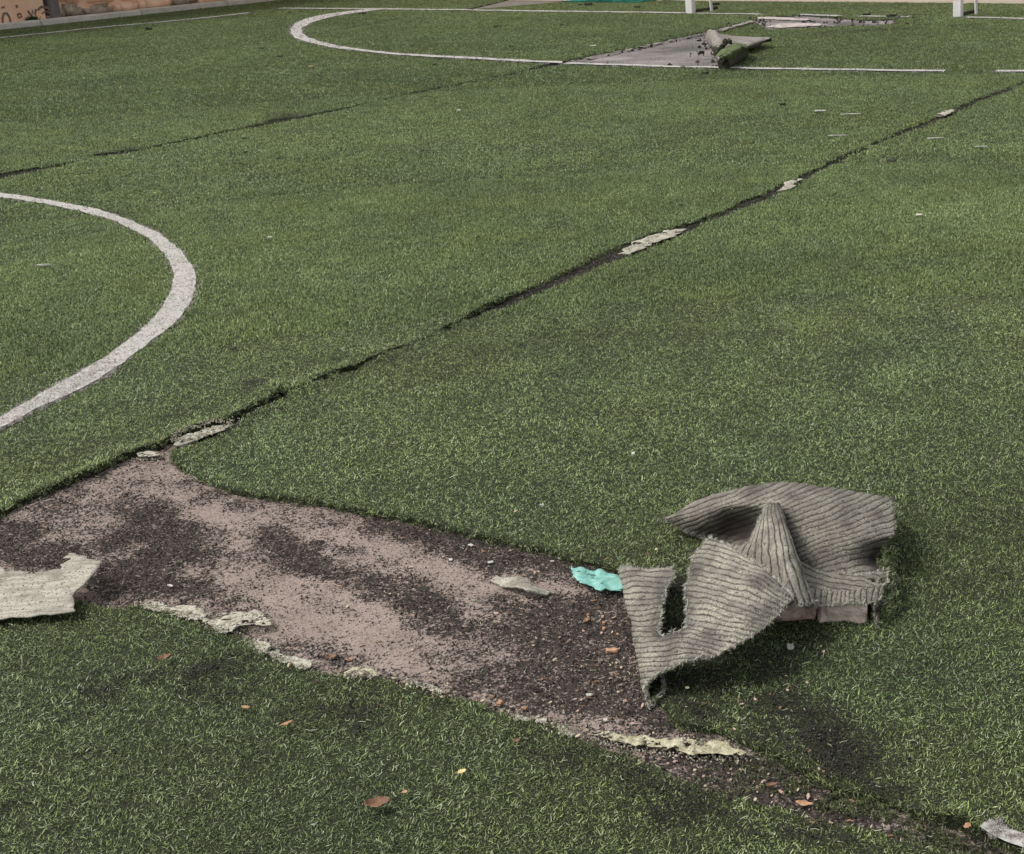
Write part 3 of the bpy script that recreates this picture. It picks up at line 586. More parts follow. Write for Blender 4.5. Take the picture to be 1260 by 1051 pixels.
bm = bmesh.new(); box(bm, along(tp0 + (tp1 - tp0) * .17, .30, 1.25), (tp1 - tp0) * .33, .16, 2.5, kang); bmobj('dark_recess', bm, M_GREYPIL, wl)
# rough stones of the plinth right of the column
def lump(name, c, sx, sy, sz, rz, mat, parent, seed, sub=2, amp=.25):
    bm = bmesh.new(); bmesh.ops.create_cube(bm, size=1); bmesh.ops.bevel(bm, geom=bm.edges[:], offset=.22, segments=2, affect='EDGES')
    bmesh.ops.subdivide_edges(bm, edges=bm.edges[:], cuts=1, use_grid_fill=True)
    for v in bm.verts:
        nz = mnoise.noise(v.co * 2.3 + Vector((seed * 3.1, seed, 0))); v.co *= 1 + amp * nz
    bmesh.ops.transform(bm, matrix=Matrix.Translation(c) @ Matrix.Rotation(rz, 4, 'Z') @ Matrix.Diagonal((sx, sy, sz, 1)), verts=bm.verts)
    return bmobj(name, bm, mat, parent, smooth=True)
R = random.Random(3); tcur = tp1 + .02; si = 0
while tcur < t_ - .5:
    L = R.uniform(.32, .62); hgt = R.uniform(.15, .25)
    lump('stone', along(tcur + L / 2, .22, hgt / 2 + .02), L * .97, .10, hgt, kang, M_STONE if R.random() < .62 else M_PEACH, wl, si); si += 1
    if si < 9: lump('stone', along(tcur + L / 2 + .05, .225, hgt + .10), L * .85, .09, .13, kang, M_STONE if R.random() < .4 else M_PEACH, wl, si + 40)
    tcur += L
# graffiti strokes: thin paint on the plaster
def stroke(pts, w):
    bm = bmesh.new(); vs = []
    P3 = [along(wall_t(px, 38.5 - px * .108) if False else wall_t(px, 36.5 - px * .105), .1475, z) for px, z in pts]
    for i, p in enumerate(P3):
        a = P3[max(i - 1, 0)]; b2 = P3[min(i + 1, len(P3) - 1)]; d = (b2 - a).normalized(); s = d.cross(kn).normalized() * w / 2
        vs.append((bm.verts.new(p - s), bm.verts.new(p + s), bm.verts.new(p - s - kn * .0005)))
    for a, b2 in zip(vs[:-1], vs[1:]): bm.faces.new((a[0], a[1], b2[1], b2[0]))
    bmobj('graffiti', bm, M_GRAFF, wl)
stroke([(-1, .05), (0, .13), (3, .185), (7, .18), (9, .13), (9, .03)], .032)
stroke([(20.3, .27), (20.8, .235)], .035); stroke([(1, .25), (6, .26)], .02)
stroke([(22, .17), (19, .15), (20, .115), (24, .13), (23, .17)], .026)
stroke([(33, .19), (36.5, .12), (38.5, .19), (41, .13), (43, .2)], .032)
stroke([(45, .185), (50, .22), (58, .205), (61, .15), (59, .09), (54, .10)], .032); stroke([(49, .14), (55, .165), (60, .13)], .016)
bw = empty('back_wall', ba, 'beige plastered wall behind the goal along the end of the pitch', 'wall')
c0 = corner - bd * .1; c1 = bb_ + bd * 14
bm = bmesh.new(); m_ = (c0 + c1) / 2 + bn * .15; box(bm, m_ + Vector((0, 0, 1.25)), (c1 - c0).length, .3, 2.5, bang); bmobj('plaster_face', bm, M_BACKWALL, bw)
bm = bmesh.new(); box(bm, m_ + Vector((0, 0, 2.53)), (c1 - c0).length, .36, .06, bang); bmobj('coping', bm, M_KERB, bw)
# moss tuft at the wall foot
def moss_tuft(px, py, n, w, h, seed):
    R = random.Random(seed); V, F = [], []; c = along(wall_t(px, py), .13, .07)
    for k in range(n):
        p = c + kd * R.gauss(0, w) + kn * R.uniform(-.015, .0); d = Vector((R.gauss(0, .4), R.gauss(0, .4), 1)).normalized() * h * R.uniform(.4, 1.1); s = kd * .006; b0 = len(V)
        V += [p - s, p + s, p + d]; F.append((b0, b0 + 1, b0 + 2))
    o = meshobj('weed_tuft', V, F, M_MOSS); return o
tag(moss_tuft(49, 33, 160, .035, .07, 1), 'small dark weed tuft growing at the foot of the graffiti wall', 'weed')

# goal
pl, pr = G(850, 17.6), G(1179, 21.8); gd = (pr - pl).normalized(); gn = Vector((-gd.y, gd.x, 0)); gang = math.atan2(gd.y, gd.x); GW = (pr - pl).length
goal = empty('football_goal', (pl + pr) / 2, 'white and red banded football goal standing on the far goal line', 'goal')
def tube(bm, a, b2, r, seg=10):
    d = b2 - a; q = d.to_track_quat('Z', 'Y').to_matrix().to_4x4()
    bmesh.ops.create_cone(bm, cap_ends=True, segments=seg, radius1=r, radius2=r, depth=d.length, matrix=Matrix.Translation((a + b2) / 2) @ q)
for p in (pl, pr):
    bm = bmesh.new(); box(bm, p + Vector((0, 0, 1.0)), .095, .08, 2.0, gang, .008); post = bmobj('post', bm, M_WHITE, goal)
    for k in range(5):
        bm = bmesh.new(); box(bm, p + Vector((0, 0, .185 + .4 * k + .1)), .099, .084, .2, gang, .004); bmobj('red_band', bm, M_RED, post)
    bm = bmesh.new(); tube(bm, p + gd * .085 + gn * .35, p + gd * .085 + gn * .05 + Vector((0, 0, 1.95)), .018); bmobj('stay_tube', bm, M_WHITE, goal)
    bm = bmesh.new(); tube(bm, p + gn * .04 + Vector((0, 0, .03)), p + gn * .62 + Vector((0, 0, .03)), .02); bmobj('ground_bar', bm, M_DARKBIT, goal)
bm = bmesh.new(); box(bm, (pl + pr) / 2 + Vector((0, 0, 2.04)), GW + .095, .08, .08, gang, .008); bmobj('crossbar', bm, M_WHITE, goal)

# heap of green net
nc = G(747, 3.2); nh = empty('net_heap', nc, 'heap of dark green netting lying on the turf behind the goal line', 'net')
bm = bmesh.new(); bmesh.ops.create_grid(bm, x_segments=60, y_segments=34, size=1)
for v in bm.verts:
    x, y = v.co.x, v.co.y; r = math.sqrt(x * x + (y * 1.0) ** 2); e = max(0, 1 - r * r)
    nz = mnoise.noise(Vector((x * 3.1, y * 3.3, 1.7))) + .5 * mnoise.noise(Vector((x * 8, y * 8, 4.2)))
    hh = .018 + .20 * e ** .6 * (.55 + .8 * nz)
    p = nc + bd * (x * .60 + .05 * nz) + bn * (y * .34 + .16 + .05 * nz) + Vector((0, 0, max(.02, hh))); v.co = p
nt_ = bmobj('net_mesh', bm, M_NET, nh); md = nt_.modifiers.new('cords', 'WIREFRAME'); md.thickness = .014; md.use_replace = True
bm = bmesh.new(); bmesh.ops.create_grid(bm, x_segments=40, y_segments=24, size=1)
for v in bm.verts:
    x, y = v.co.x, v.co.y; r = math.sqrt(x * x + y * y); e = max(0, 1 - r * r); nz = mnoise.noise(Vector((x * 3.1, y * 3.3, 1.7)))
    v.co = nc + bd * (x * .56 + .05 * nz) + bn * (y * .31 + .16 + .05 * nz) + Vector((0, 0, .010 + max(0, .18 * e ** .6 * (.5 + .8 * nz))))
bmobj('net_fold', bm, M_NET, nh, smooth=True)

# ------------------------------------------------------------------ peeled turf (the main subject)
def cr1(p, t):
    n = len(p); t = np.clip(t, 0, 1) * (n - 1); i = np.minimum(t.astype(int), n - 2); f = (t - i)[:, None, None] if p.ndim == 3 else (t - i)[:, None]
    g_ = lambda k: np.where((k < 0)[(...,) + (None,) * (p.ndim - 1)], 2 * p[0] - p[1], np.where((k >= n)[(...,) + (None,) * (p.ndim - 1)], 2 * p[-1] - p[-2], p[np.clip(k, 0, n - 1)]))
    a, b2, c2, d2 = g_(i - 1), g_(i), g_(i + 1), g_(i + 2)
    return .5 * (2 * b2 + (c2 - a) * f + (2 * a - 5 * b2 + 4 * c2 - d2) * f ** 2 + (3 * b2 - a - 3 * c2 + d2) * f ** 3)
M_BACKT = simple('frayed_backing', (.17, .165, .12), (.34, .33, .27), 60)
def backing_sheet(name, ctrl, nu, nv, ribf, parent, holes=(), thick=.0055, dirt_shade_f=None, seed=0, ribamp=.0009, wob=.004, pile=True, fray=None, pile_den=7000, sag=None):
    C = np.array(ctrl, float); r, c, _ = C.shape
    xy = PX(C[..., :2].reshape(-1, 2), C[..., 2].ravel()).reshape(r, c, 2); W = np.concatenate([xy, C], -1)      # x y px py z
    tv = np.linspace(0, 1, nv); tu = np.linspace(0, 1, nu)
    A = cr1(W, tv); A = cr1(np.swapaxes(A, 0, 1), tu); A = np.swapaxes(A, 0, 1)                                   # nv,nu,5
    P = A[..., [0, 1, 4]].copy(); px, py = A[..., 2], A[..., 3]
    # ragged outline, gentle buckles
    for k in range(3): P[..., k] += wob * (fbm(px / 40 + 7 * k, py / 40, 1, seed + k, 3) - .5) * 2
    dU = np.gradient(P, axis=1); dV = np.gradient(P, axis=0); n = np.cross(dU, dV); n /= (np.linalg.norm(n, axis=-1, keepdims=True) + 1e-12)
    view = np.array([0, 0, CAMH]) - P
    if (n * view).sum(-1).mean() < 0: n = -n
    s = ribf(px, py, tu[None, :] * np.ones_like(px), tv[:, None] * np.ones_like(px)) + .9 * (fbm(px / 30, py / 30, 1, seed + 9, 2) - .5) + .25 * (fbm(px / 7, py / 7, 1, seed + 19, 2) - .5)
    f = s - np.floor(s); gro = np.exp(-(np.abs(f - .5) / .125) ** 3)
    P = P + n * (ribamp * (np.cos((f - .5) * 2 * math.pi + math.pi) * .25 - gro * .8))[..., None]
    P = P + n * (.009 * (fbm(px / 55, py / 38, 1, seed + 50, 2) - .5) + .0045 * (fbm(px / 16 + py / 40, py / 13, 1, seed + 51, 2) - .5))[..., None]
    dirt_shade = np.clip((fbm(px / 30, py / 30, 1, seed + 3, 4) - .58) * 2.2, 0, .55)
    if dirt_shade_f: dirt_shade = np.clip(dirt_shade + dirt_shade_f(px, py), 0, 1)
    id_ = np.arange(nu * nv).reshape(nv, nu); q = np.stack([id_[:-1, :-1], id_[:-1, 1:], id_[1:, 1:], id_[1:, :-1]], -1).reshape(-1, 4)
    fn = np.cross(P.reshape(-1, 3)[q[:, 1]] - P.reshape(-1, 3)[q[:, 0]], P.reshape(-1, 3)[q[:, 3]] - P.reshape(-1, 3)[q[:, 0]])
    if (fn * n.reshape(-1, 3)[q[:, 0]]).sum() < 0: q = q[:, ::-1]
    cp = np.stack([px.ravel()[q].mean(1), py.ravel()[q].mean(1)], -1); keep = np.ones(len(q), bool)
    for h in holes:
        hp = np.array(h, float); jx = 5 * (fbm(cp[:, 0] / 7, cp[:, 1] / 7, 1, 5, 3) - .5) * 2
        keep &= ~inpoly(cp[:, 0] + jx, cp[:, 1] + jx, hp)
    # torn, uneven margins
    uu = (np.arange(nu) / (nu - 1))[None, :].repeat(nv, 0).ravel()[q].mean(1); vv = (np.arange(nv) / (nv - 1))[:, None].repeat(nu, 1).ravel()[q].mean(1)
    o = meshobj(name, P.reshape(-1, 3), q[keep], [M_BACK, M_CARPET, M_BACKT], parent, smooth=True)
    addattr(o.data, 'groove', gro.ravel()); addattr(o.data, 'dirt_shade', dirt_shade.ravel())
    bm = bmesh.new(); bm.from_mesh(o.data); bmesh.ops.delete(bm, geom=[v for v in bm.verts if not v.link_faces], context='VERTS')
    edge = [((e.verts[0].co + e.verts[1].co) / 2, e.link_faces[0].normal.copy(), (e.verts[0].co + e.verts[1].co) / 2 - e.link_faces[0].calc_center_median()) for e in bm.edges if len(e.link_faces) == 1]
    bm.to_mesh(o.data); bm.free()
    md = o.modifiers.new('thickness', 'SOLIDIFY'); md.thickness = thick; md.offset = -1; md.material_offset = 1; md.material_offset_rim = 2
    if pile:
        fc = P.reshape(-1, 3)[q[keep]].mean(1); ar = np.linalg.norm(fn[keep], axis=1); tot = ar.sum(); num = int(tot * pile_den)
        wt = ar * (uu[keep] < .90); ii = RS.choice(len(fc), num, p=wt / wt.sum()); nn = n.reshape(-1, 3)[q[keep][ii, 0]]; pts = fc[ii] - nn * thick + RS.normal(0, .002, (num, 3))
        rot = [(-Vector(v)).to_track_quat('Z', 'Y').to_euler() for v in nn]
        # spin around own axis is random through variants and scale
        sc = RS.uniform(.5, .8, num); br = RS.uniform(.5, 1.0, (num, 1)) * np.ones((1, 3))
        scatter('pile', pts, np.array([tuple(e) for e in rot]), np.c_[sc, sc, sc], RS.randint(0, 6, num), br, CL_NEAR, parent)
    V, F = [], []; R = random.Random(seed + 77)
    for co, nr, outw in edge:
        for _ in range(R.choice([1, 2, 3, 4])):
            d = (outw.normalized() * R.uniform(.2, 1) + nr * R.uniform(-.8, .5) + Vector((R.gauss(0, .5), R.gauss(0, .5), R.gauss(0, .4)))).normalized() * R.uniform(.003, .010)
            sd = d.cross(Vector((R.random(), R.random(), R.random()))).normalized() * .0006; m = co + d * .5 + sd * R.uniform(-3, 3); b0 = len(V)
            V += [co - sd, co + sd, m + sd, m - sd, co + d]; F += [(b0, b0 + 1, b0 + 2, b0 + 3), (b0 + 3, b0 + 2, b0 + 4)]
    fr = meshobj('frayed_thread', V, F, M_SCRAP if seed % 2 else M_BACKT, parent); tag(fr, kind='stuff')
    return o

turf_flap = empty('peeled_turf', G(880, 790), 'large crumpled piece of peeled turf showing its grey ribbed backing', 'torn turf')
front = [[(790, 722, .018), (771, 707, .010), (763, 701, .024), (772, 698, .043), (795, 700, .052), (838, 693, .072), (858, 678, .095), (873, 663, .118)],
         [(800, 745, .018), (776, 741, .010), (768, 736, .026), (777, 733, .047), (803, 733, .060), (848, 718, .085), (878, 700, .108), (904, 677, .128)],
         [(808, 780, .018), (784, 778, .010), (777, 773, .028), (786, 770, .052), (812, 766, .066), (862, 750, .090), (900, 731, .112), (938, 700, .126)],
         [(812, 818, .018), (793, 818, .010), (786, 813, .028), (794, 808, .054), (818, 797, .069), (872, 781, .088), (918, 758, .108), (962, 719, .118)],
         [(816, 852, .018), (801, 868, .008), (796, 858, .016), (800, 838, .040), (822, 823, .057), (872, 806, .074), (924, 782, .092), (977, 735, .104)]]
hole = [(853, 688), (846, 708), (842, 722), (845, 758), (846, 772), (828, 777), (813, 784), (806, 774), (814, 748), (818, 722), (826, 702), (836, 680)]
backing_sheet('front_flap', front, 260, 220, lambda px, py, u, v: (py - .17 * px - .00035 * (px - 870) ** 2 + 12 * np.sin((px - 780) / 60)) / 6.5, turf_flap, [hole],
              dirt_shade_f=lambda px, py: dens([(830, 745, 22, 42, 12, .9), (815, 775, 25, 12, 0, .5), (850, 700, 14, 10, 0, .4), (800, 745, 25, 40, 10, .22), (772, 705, 14, 8, 0, .3)], px, py), seed=3)
back = [[(842, 634, .012), (872, 626, .03), (912, 610, .05), (962, 604, .06), (1024, 610, .06), (1092, 622, .04)],
        [(821, 637, .045), (860, 614, .085), (905, 600, .112), (962, 594.5, .125), (1022, 601, .125), (1097, 613, .110)],
        [(829, 645, .036), (868, 629, .088), (915, 618, .118), (968, 622, .124), (1030, 632, .118), (1100, 636, .100)],
        [(840, 652, .026), (876, 645, .062), (922, 644, .066), (976, 652, .094), (1040, 664, .094), (1098, 658, .092)],
        [(852, 657, .022), (886, 655, .036), (928, 668, .036), (985, 680, .068), (1044, 694, .060), (1080, 684, .046)],
        [(864, 661, .018), (894, 663, .022), (934, 686, .030), (992, 697, .052), (1046, 711, .056), (1086, 712, .058)],
        [(872, 668, .016), (900, 676, .026), (936, 700, .036), (994, 703, .040), (1044, 713, .047), (1084, 719, .044)]]
backing_sheet('back_flap', back, 260, 220, lambda px, py, u, v: (py + .40 * (px - 960) - .0011 * np.clip(px - 985, 0, 200) ** 2 * np.clip((py - 620) / 60, 0, 1.6)) / 6.4, turf_flap,
              dirt_shade_f=lambda px, py: .30 + dens([(905, 650, 34, 17, 15, .9), (1085, 690, 10, 16, 0, .3), (1070, 690, 18, 10, 0, .3)], px, py), seed=8)  # even darkening paints the flap's shaded side; hollow blob mixes fold shadow with soiling
mid = [[(930, 650, .088), (936, 632, .116), (943, 619, .134), (954, 619, .138), (959, 622, .130), (957, 634, .108)],
       [(921, 664, .078), (930, 655, .104), (943, 650, .122), (960, 646, .136), (968, 648, .126), (965, 662, .094)],
       [(903, 673, .064), (922, 677, .086), (944, 682, .106), (966, 681, .128), (979, 682, .112), (975, 694, .076)],
       [(899, 690, .050), (922, 704, .066), (948, 714, .086), (974, 713, .112), (991, 713, .094), (988, 722, .060)],
       [(905, 722, .030), (932, 734, .048), (958, 744, .068), (982, 744, .088), (1002, 740, .072), (1004, 744, .044)]]
backing_sheet('standing_fold', mid, 150, 150, lambda px, py, u, v: u * 13, turf_flap, dirt_shade_f=lambda px, py: .12 + dens([(915, 690, 14, 20, 0, .25)], px, py), seed=15, wob=.002, thick=.006, pile=False)
cover = [[(978, 682, .050), (1020, 700, .055), (1055, 708, .058), (1090, 702, .052)],
         [(978, 702, .054), (1020, 712, .055), (1055, 718, .056), (1091, 714, .053)],
         [(980, 720, .060), (1020, 725, .060), (1052, 724, .059), (1087, 720, .056)],
         [(982, 734, .056), (1020, 733, .056), (1050, 730, .056), (1084, 726, .052)],
         [(984, 747, .050), (1020, 744, .050), (1050, 743, .049), (1081, 740, .044)]]
backing_sheet('draped_fold', cover, 140, 110, lambda px, py, u, v: np.where(v > .55, u * 15, (py - .25 * px) / 6.5), turf_flap, dirt_shade_f=lambda px, py: .30 + 0 * px, seed=21, wob=.002, thick=.006, pile=False)
side = [[(1082, 712, .060), (1092, 706, .050), (1100, 708, .030), (1104, 716, .012)], [(1080, 724, .054), (1088, 722, .048), (1094, 726, .030), (1097, 736, .012)], [(1078, 742, .046), (1083, 742, .040), (1087, 748, .028), (1088, 760, .010)], [(1076, 752, .034), (1079, 756, .030), (1081, 764, .020), (1082, 774, .008)]]
backing_sheet('turned_edge', side, 60, 60, lambda px, py, u, v: u * 5, turf_flap, dirt_shade_f=lambda px, py: .55 + 0 * px, seed=28, wob=.003)
# green pile showing along the right-hand side of the heap
def tuft_line(pts, n, spread, parent, seed, zoff=.01, out=(0.6, 0, .8)):
    R = random.Random(seed); P3 = [G(*p) for p in pts]; q, r_, s_, ti = [], [], [], []
    for k in range(n):
        t = R.random() * (len(P3) - 1); i = int(t); p = P3[i].lerp(P3[i + 1], t - i) + Vector((R.gauss(0, spread), R.gauss(0, spread), R.gauss(0, spread * .6)))
        p.z = max(p.z, .008); q.append(p); e = (Vector(out) + Vector((R.gauss(0, .5), R.gauss(0, .5), R.gauss(0, .4)))).to_track_quat('Z', 'Y').to_euler(); r_.append(tuple(e)); v = R.uniform(.8, 1.3); s_.append((v, v, v)); b2 = R.uniform(.7, 1.1); ti.append((b2, b2, b2))
    scatter('pile', np.array([tuple(v) for v in q]), np.array(r_), np.array(s_), RS.randint(0, 6, n), np.array(ti), CL_NEAR, parent)
tuft_line([(1101, 640, .085), (1092, 690, .055), (1094, 718, .045), (1092, 745, .03), (1085, 770, .012)], 190, .006, turf_flap, 5)

# blocks lying under the heap
def block(name, c, sx, sy, sz, rz, mat, seed, label):
    bm = bmesh.new(); bmesh.ops.create_cube(bm, size=1); bmesh.ops.subdivide_edges(bm, edges=bm.edges[:], cuts=9, use_grid_fill=True)
    for v in bm.verts:
        p = Vector((v.co.x * sx, v.co.y * sy, v.co.z * sz)); q = p * 26 + Vector((seed * 5.3, seed, 0))
        ed = sorted([.5 - abs(v.co.x), .5 - abs(v.co.y), .5 - abs(v.co.z)]); chip = max(0, mnoise.noise(q * 1.3) + .1) * .020 * (1 if ed[1] < .14 else .45)
        v.co = p - p.normalized() * (chip + .0012 * abs(mnoise.noise(q * 3)))
    bmesh.ops.transform(bm, matrix=Matrix.Translation(c) @ Matrix.Rotation(rz, 4, 'Z'), verts=bm.verts)
    o = bmobj(name, bm, mat); return tag(o, label, 'brick')
b1 = G(1038, 776); block('broken_brick', b1 + Vector((0, .046, .0240)), .088, .070, .047, -.05, M_BRICK, 1, 'pale pink broken block wedged under the right end of the folded turf')
b2_ = G(979, 773); block('broken_brick', b2_ + Vector((0, .044, .0225)),  .074, .070, .044, .06, M_BRICKRED, 2, 'reddish brown broken block beside the pale one under the folded turf')

# ------------------------------------------------------------------ scraps, tape, small litter
def scrap(name, outline, zf, mat, label, cat, group=None, thick=.0018, seed=0, st=.0045, rag=.002, holes=0):
    """irregular thin sheet from its plan outline (photo pixels), height zf(px,py)"""
    poly = gp(outline) if not callable(zf) else np.array([PX([p], zf(p[0], p[1]))[0] for p in outline])
    L = np.r_[poly, poly[:1]]; q = []
    for a, b3 in zip(L[:-1], L[1:]):
        n_ = max(1, int(np.hypot(*(b3 - a)) / st)); q += [a + (b3 - a) * k / n_ for k in range(n_)]
    q = np.array(q); q += (np.stack([fbm(q[:, 0], q[:, 1], 90 if st < .01 else 28, seed, 3), fbm(q[:, 0], q[:, 1], 90 if st < .01 else 28, seed + 4, 3)], -1) - .5) * 2 * rag
    mn, mx = q.min(0), q.max(0); X, Y = np.meshgrid(np.arange(mn[0], mx[0], st), np.arange(mn[1], mx[1], st)); ip = np.c_[X.ravel(), Y.ravel()]; ip = ip[inpoly(ip[:, 0], ip[:, 1], q)] if len(ip) else ip
    if len(ip) > 1: ip = ip + RS.uniform(-.2, .2, ip.shape) * st; ip = ip[inpoly(ip[:, 0], ip[:, 1], q)]
    vo, eo, fo, _, _, _ = delaunay_2d_cdt([Vector(p) for p in np.concatenate([q, ip])], [], [list(range(len(q)))], 1, 1e-6)
    V = np.array([(v.x, v.y) for v in vo]); px, py = W2P(V[:, 0], V[:, 1])
    Z = np.array([zf(a, b3) for a, b3 in zip(px, py)]) if callable(zf) else np.full(len(V), zf)
    if holes: Z = Z + .0035
    Z = Z + .0022 * (fbm(V[:, 0], V[:, 1], 70, seed + 8, 3) - .3)
    if holes:
        F_ = [f for f in fo]; cc = np.array([V[list(f)].mean(0) for f in F_]); hv = fbm(cc[:, 0], cc[:, 1], (110 if st < .009 else .5 / st), seed + 30, 3); fo = [f for f, h_ in zip(F_, hv) if h_ < holes]
    o = meshobj(name, np.c_[V, np.maximum(Z, .0035)], fo, mat, smooth=True)
    md = o.modifiers.new('thickness', 'SOLIDIFY'); md.thickness = thick; md.offset = 1
    if holes and np.hypot(*q.mean(0)) < 4: TAPE_RIM.append(q)
    return tag(o, label, cat, group)
TAPE_RIM = []
TG = 'dried seam tape remnants along the torn edges'
scrap('tape_remnant', [(173, 753), (190, 749), (215, 756), (240, 755), (262, 766), (290, 763), (318, 762), (336, 772), (333, 780), (318, 779), (300, 781), (288, 789), (272, 786), (258, 776), (236, 771), (210, 765), (188, 761)], .012, M_TAPE, 'longest cream strip of dried tape at the lower left edge of the bare patch', 'tape', TG, holes=.67, thick=.0010, seed=1, rag=.011)
scrap('tape_remnant', [(312, 797), (322, 795), (335, 806), (352, 816), (372, 820), (390, 823), (383, 830), (376, 833), (350, 824), (332, 816), (318, 807)], .011, M_TAPE, 'narrow flaky cream tape piece just right of the longest strip', 'tape', TG, holes=.67, thick=.0010, seed=2, rag=.009)
scrap('tape_remnant', [(425, 841), (435, 835), (450, 834), (463, 837), (466, 845), (446, 846), (430, 846)], .016, M_TAPEY, 'short rounded whitish tape lump at the turf edge left of centre', 'tape', TG, holes=.67, thick=.0010, seed=3)
scrap('tape_remnant', [(504, 849), (522, 851), (540, 858), (550, 866), (534, 864), (515, 856)], .014, M_TAPE, 'thin curved cream tape sliver right of the rounded tape lump', 'tape', TG, holes=.67, thick=.0010, seed=4)
scrap('tape_remnant', [(634, 888), (650, 890), (672, 896), (670, 902), (650, 897), (636, 894)], .010, M_TAPE, 'small cream tape sliver below the middle of the bare patch', 'tape', TG, holes=.67, thick=.0010, seed=5, rag=.008)
scrap('tape_remnant', [(686, 906), (700, 909), (712, 915), (704, 918), (690, 913)], .010, M_TAPE, 'tiny cream tape flake left of the long yellowish strip', 'tape', TG, holes=.67, thick=.0010, seed=6, rag=.008)
scrap('tape_remnant', [(727, 911), (750, 911), (780, 915), (810, 918), (840, 919), (870, 921), (895, 924), (917, 934), (905, 940), (880, 937), (858, 938), (838, 932), (810, 928), (780, 926), (752, 919)], .009, M_TAPEY, 'long yellowish strip of tape below the front of the peeled turf', 'tape', TG, holes=.67, thick=.0010, seed=7, rag=.010)
scrap('tape_remnant', [(212, 555), (225, 544), (245, 537), (265, 531), (286, 529), (276, 536), (258, 543), (240, 550), (222, 555)], .010, M_TAPE, 'cream tape strip lying in the seam above the bare patch corner', 'tape', TG, holes=.67, thick=.0010, seed=8, rag=.008)
scrap('tape_remnant', [(170, 565), (182, 562), (198, 563), (199, 567), (186, 569), (172, 569)], .010, M_TAPE, 'small cream tape flake at the top corner of the bare patch', 'tape', TG, holes=.67, thick=.0010, seed=9)
scrap('tape_remnant', [(760, 318), (775, 306), (800, 295), (822, 288), (846, 287), (835, 294), (815, 301), (795, 310), (775, 318)], .012, M_TAPE, 'broad pale tape strip exposed in the middle of the long seam', 'tape', TG, holes=.67, thick=.0010, seed=10, rag=.022, st=.012)
scrap('tape_remnant', [(957, 240), (965, 231), (975, 224), (988, 224), (980, 231), (968, 238)], .012, M_TAPE, 'pale tape bit in the long seam right of the broad strip', 'tape', TG, holes=.67, thick=.0010, seed=11, rag=.022, st=.015)
scrap('tape_remnant', [(1152, 147), (1160, 140), (1174, 138), (1168, 144), (1158, 148)], .014, M_TAPE, 'farthest pale tape bit in the long seam near its upper end', 'tape', TG, holes=.67, thick=.0010, seed=12, rag=.025, st=.02)
q = np.concatenate(TAPE_RIM); q = np.repeat(q, 5, 0); q = q + RS.normal(0, .0075, q.shape); zz = np.where(inpoly(q[:, 0], q[:, 1], bareZ), .005, H(q[:, 0], q[:, 1]) + .008) + RS.uniform(0, .004, len(q)); s_ = RS.uniform(.0008, .0028, len(q))
M_GLUECR = simple('glue_crumb', (.26, .235, .17), (.50, .47, .37), 50, .9)
scatter('glue_crumbs', np.c_[q, zz], RS.uniform(0, 6, (len(q), 3)), np.c_[s_, s_, s_ * .6], RS.randint(0, 3, len(q)), np.ones((len(q), 3)), [grain('glue', M_GLUECR, 70 + k) for k in range(3)])
q = q[::9] + RS.normal(0, .006, q[::9].shape); zz = np.full(len(q), .010) + RS.uniform(0, .010, len(q)); s_ = RS.uniform(.0007, .0018, len(q))
scatter('rubber_granules', np.c_[q, zz], RS.uniform(0, 6, (len(q), 3)), np.c_[s_, s_, s_], RS.randint(0, 4, len(q)), np.ones((len(q), 3)), GR_DARK)
# torn cloth at left edge, lifted off the ground
def zscrap(px, py):
    t = min(1, max(0, (px + 40) / 160)); v = min(1, max(0, (py - 692) / 70)); return .016 + .030 * math.sin(math.pi * min(1, max(0, v * .9 + .05))) * (.75 + .25 * t) + .012 * t
scrap('turf_scrap', [(-90, 712), (-40, 705), (0, 704), (12, 708), (40, 711), (78, 706), (86, 699), (84, 693), (95, 693), (110, 698), (127, 702), (112, 712), (90, 722), (86, 745), (60, 750), (30, 757), (0, 763), (-40, 770), (-90, 778)], zscrap, M_CLOTH,
      'pale torn strip of turf backing lifted up at the left of the bare patch', 'turf scrap', thick=.0025, seed=20, st=.008, rag=.011)
scrap('turf_scrap', [(604, 716), (612, 711), (628, 713), (636, 712), (651, 715), (653, 722), (668, 727), (678, 731), (672, 734), (650, 729), (630, 725), (612, 721)], lambda px, py: .012 + .010 * math.sin(px * .09), M_CLOTH, 'small stiff strip of torn backing lying on the middle of the bare patch', 'turf scrap', thick=.004, seed=21)
scrap('plastic_scrap', [(703, 698), (712, 701), (722, 702), (732, 707), (741, 704), (750, 709), (762, 711), (770, 722), (764, 729), (748, 728), (738, 729), (728, 723), (714, 718), (706, 712)], lambda px, py: .008 + .012 * (mnoise.noise(Vector((px * .09, py * .13, 2.2))) * .5 + .5), M_TEAL,
      'ragged turquoise plastic scrap tucked beside the front flap', 'plastic scrap', seed=22, rag=.006, st=.004, holes=.74)

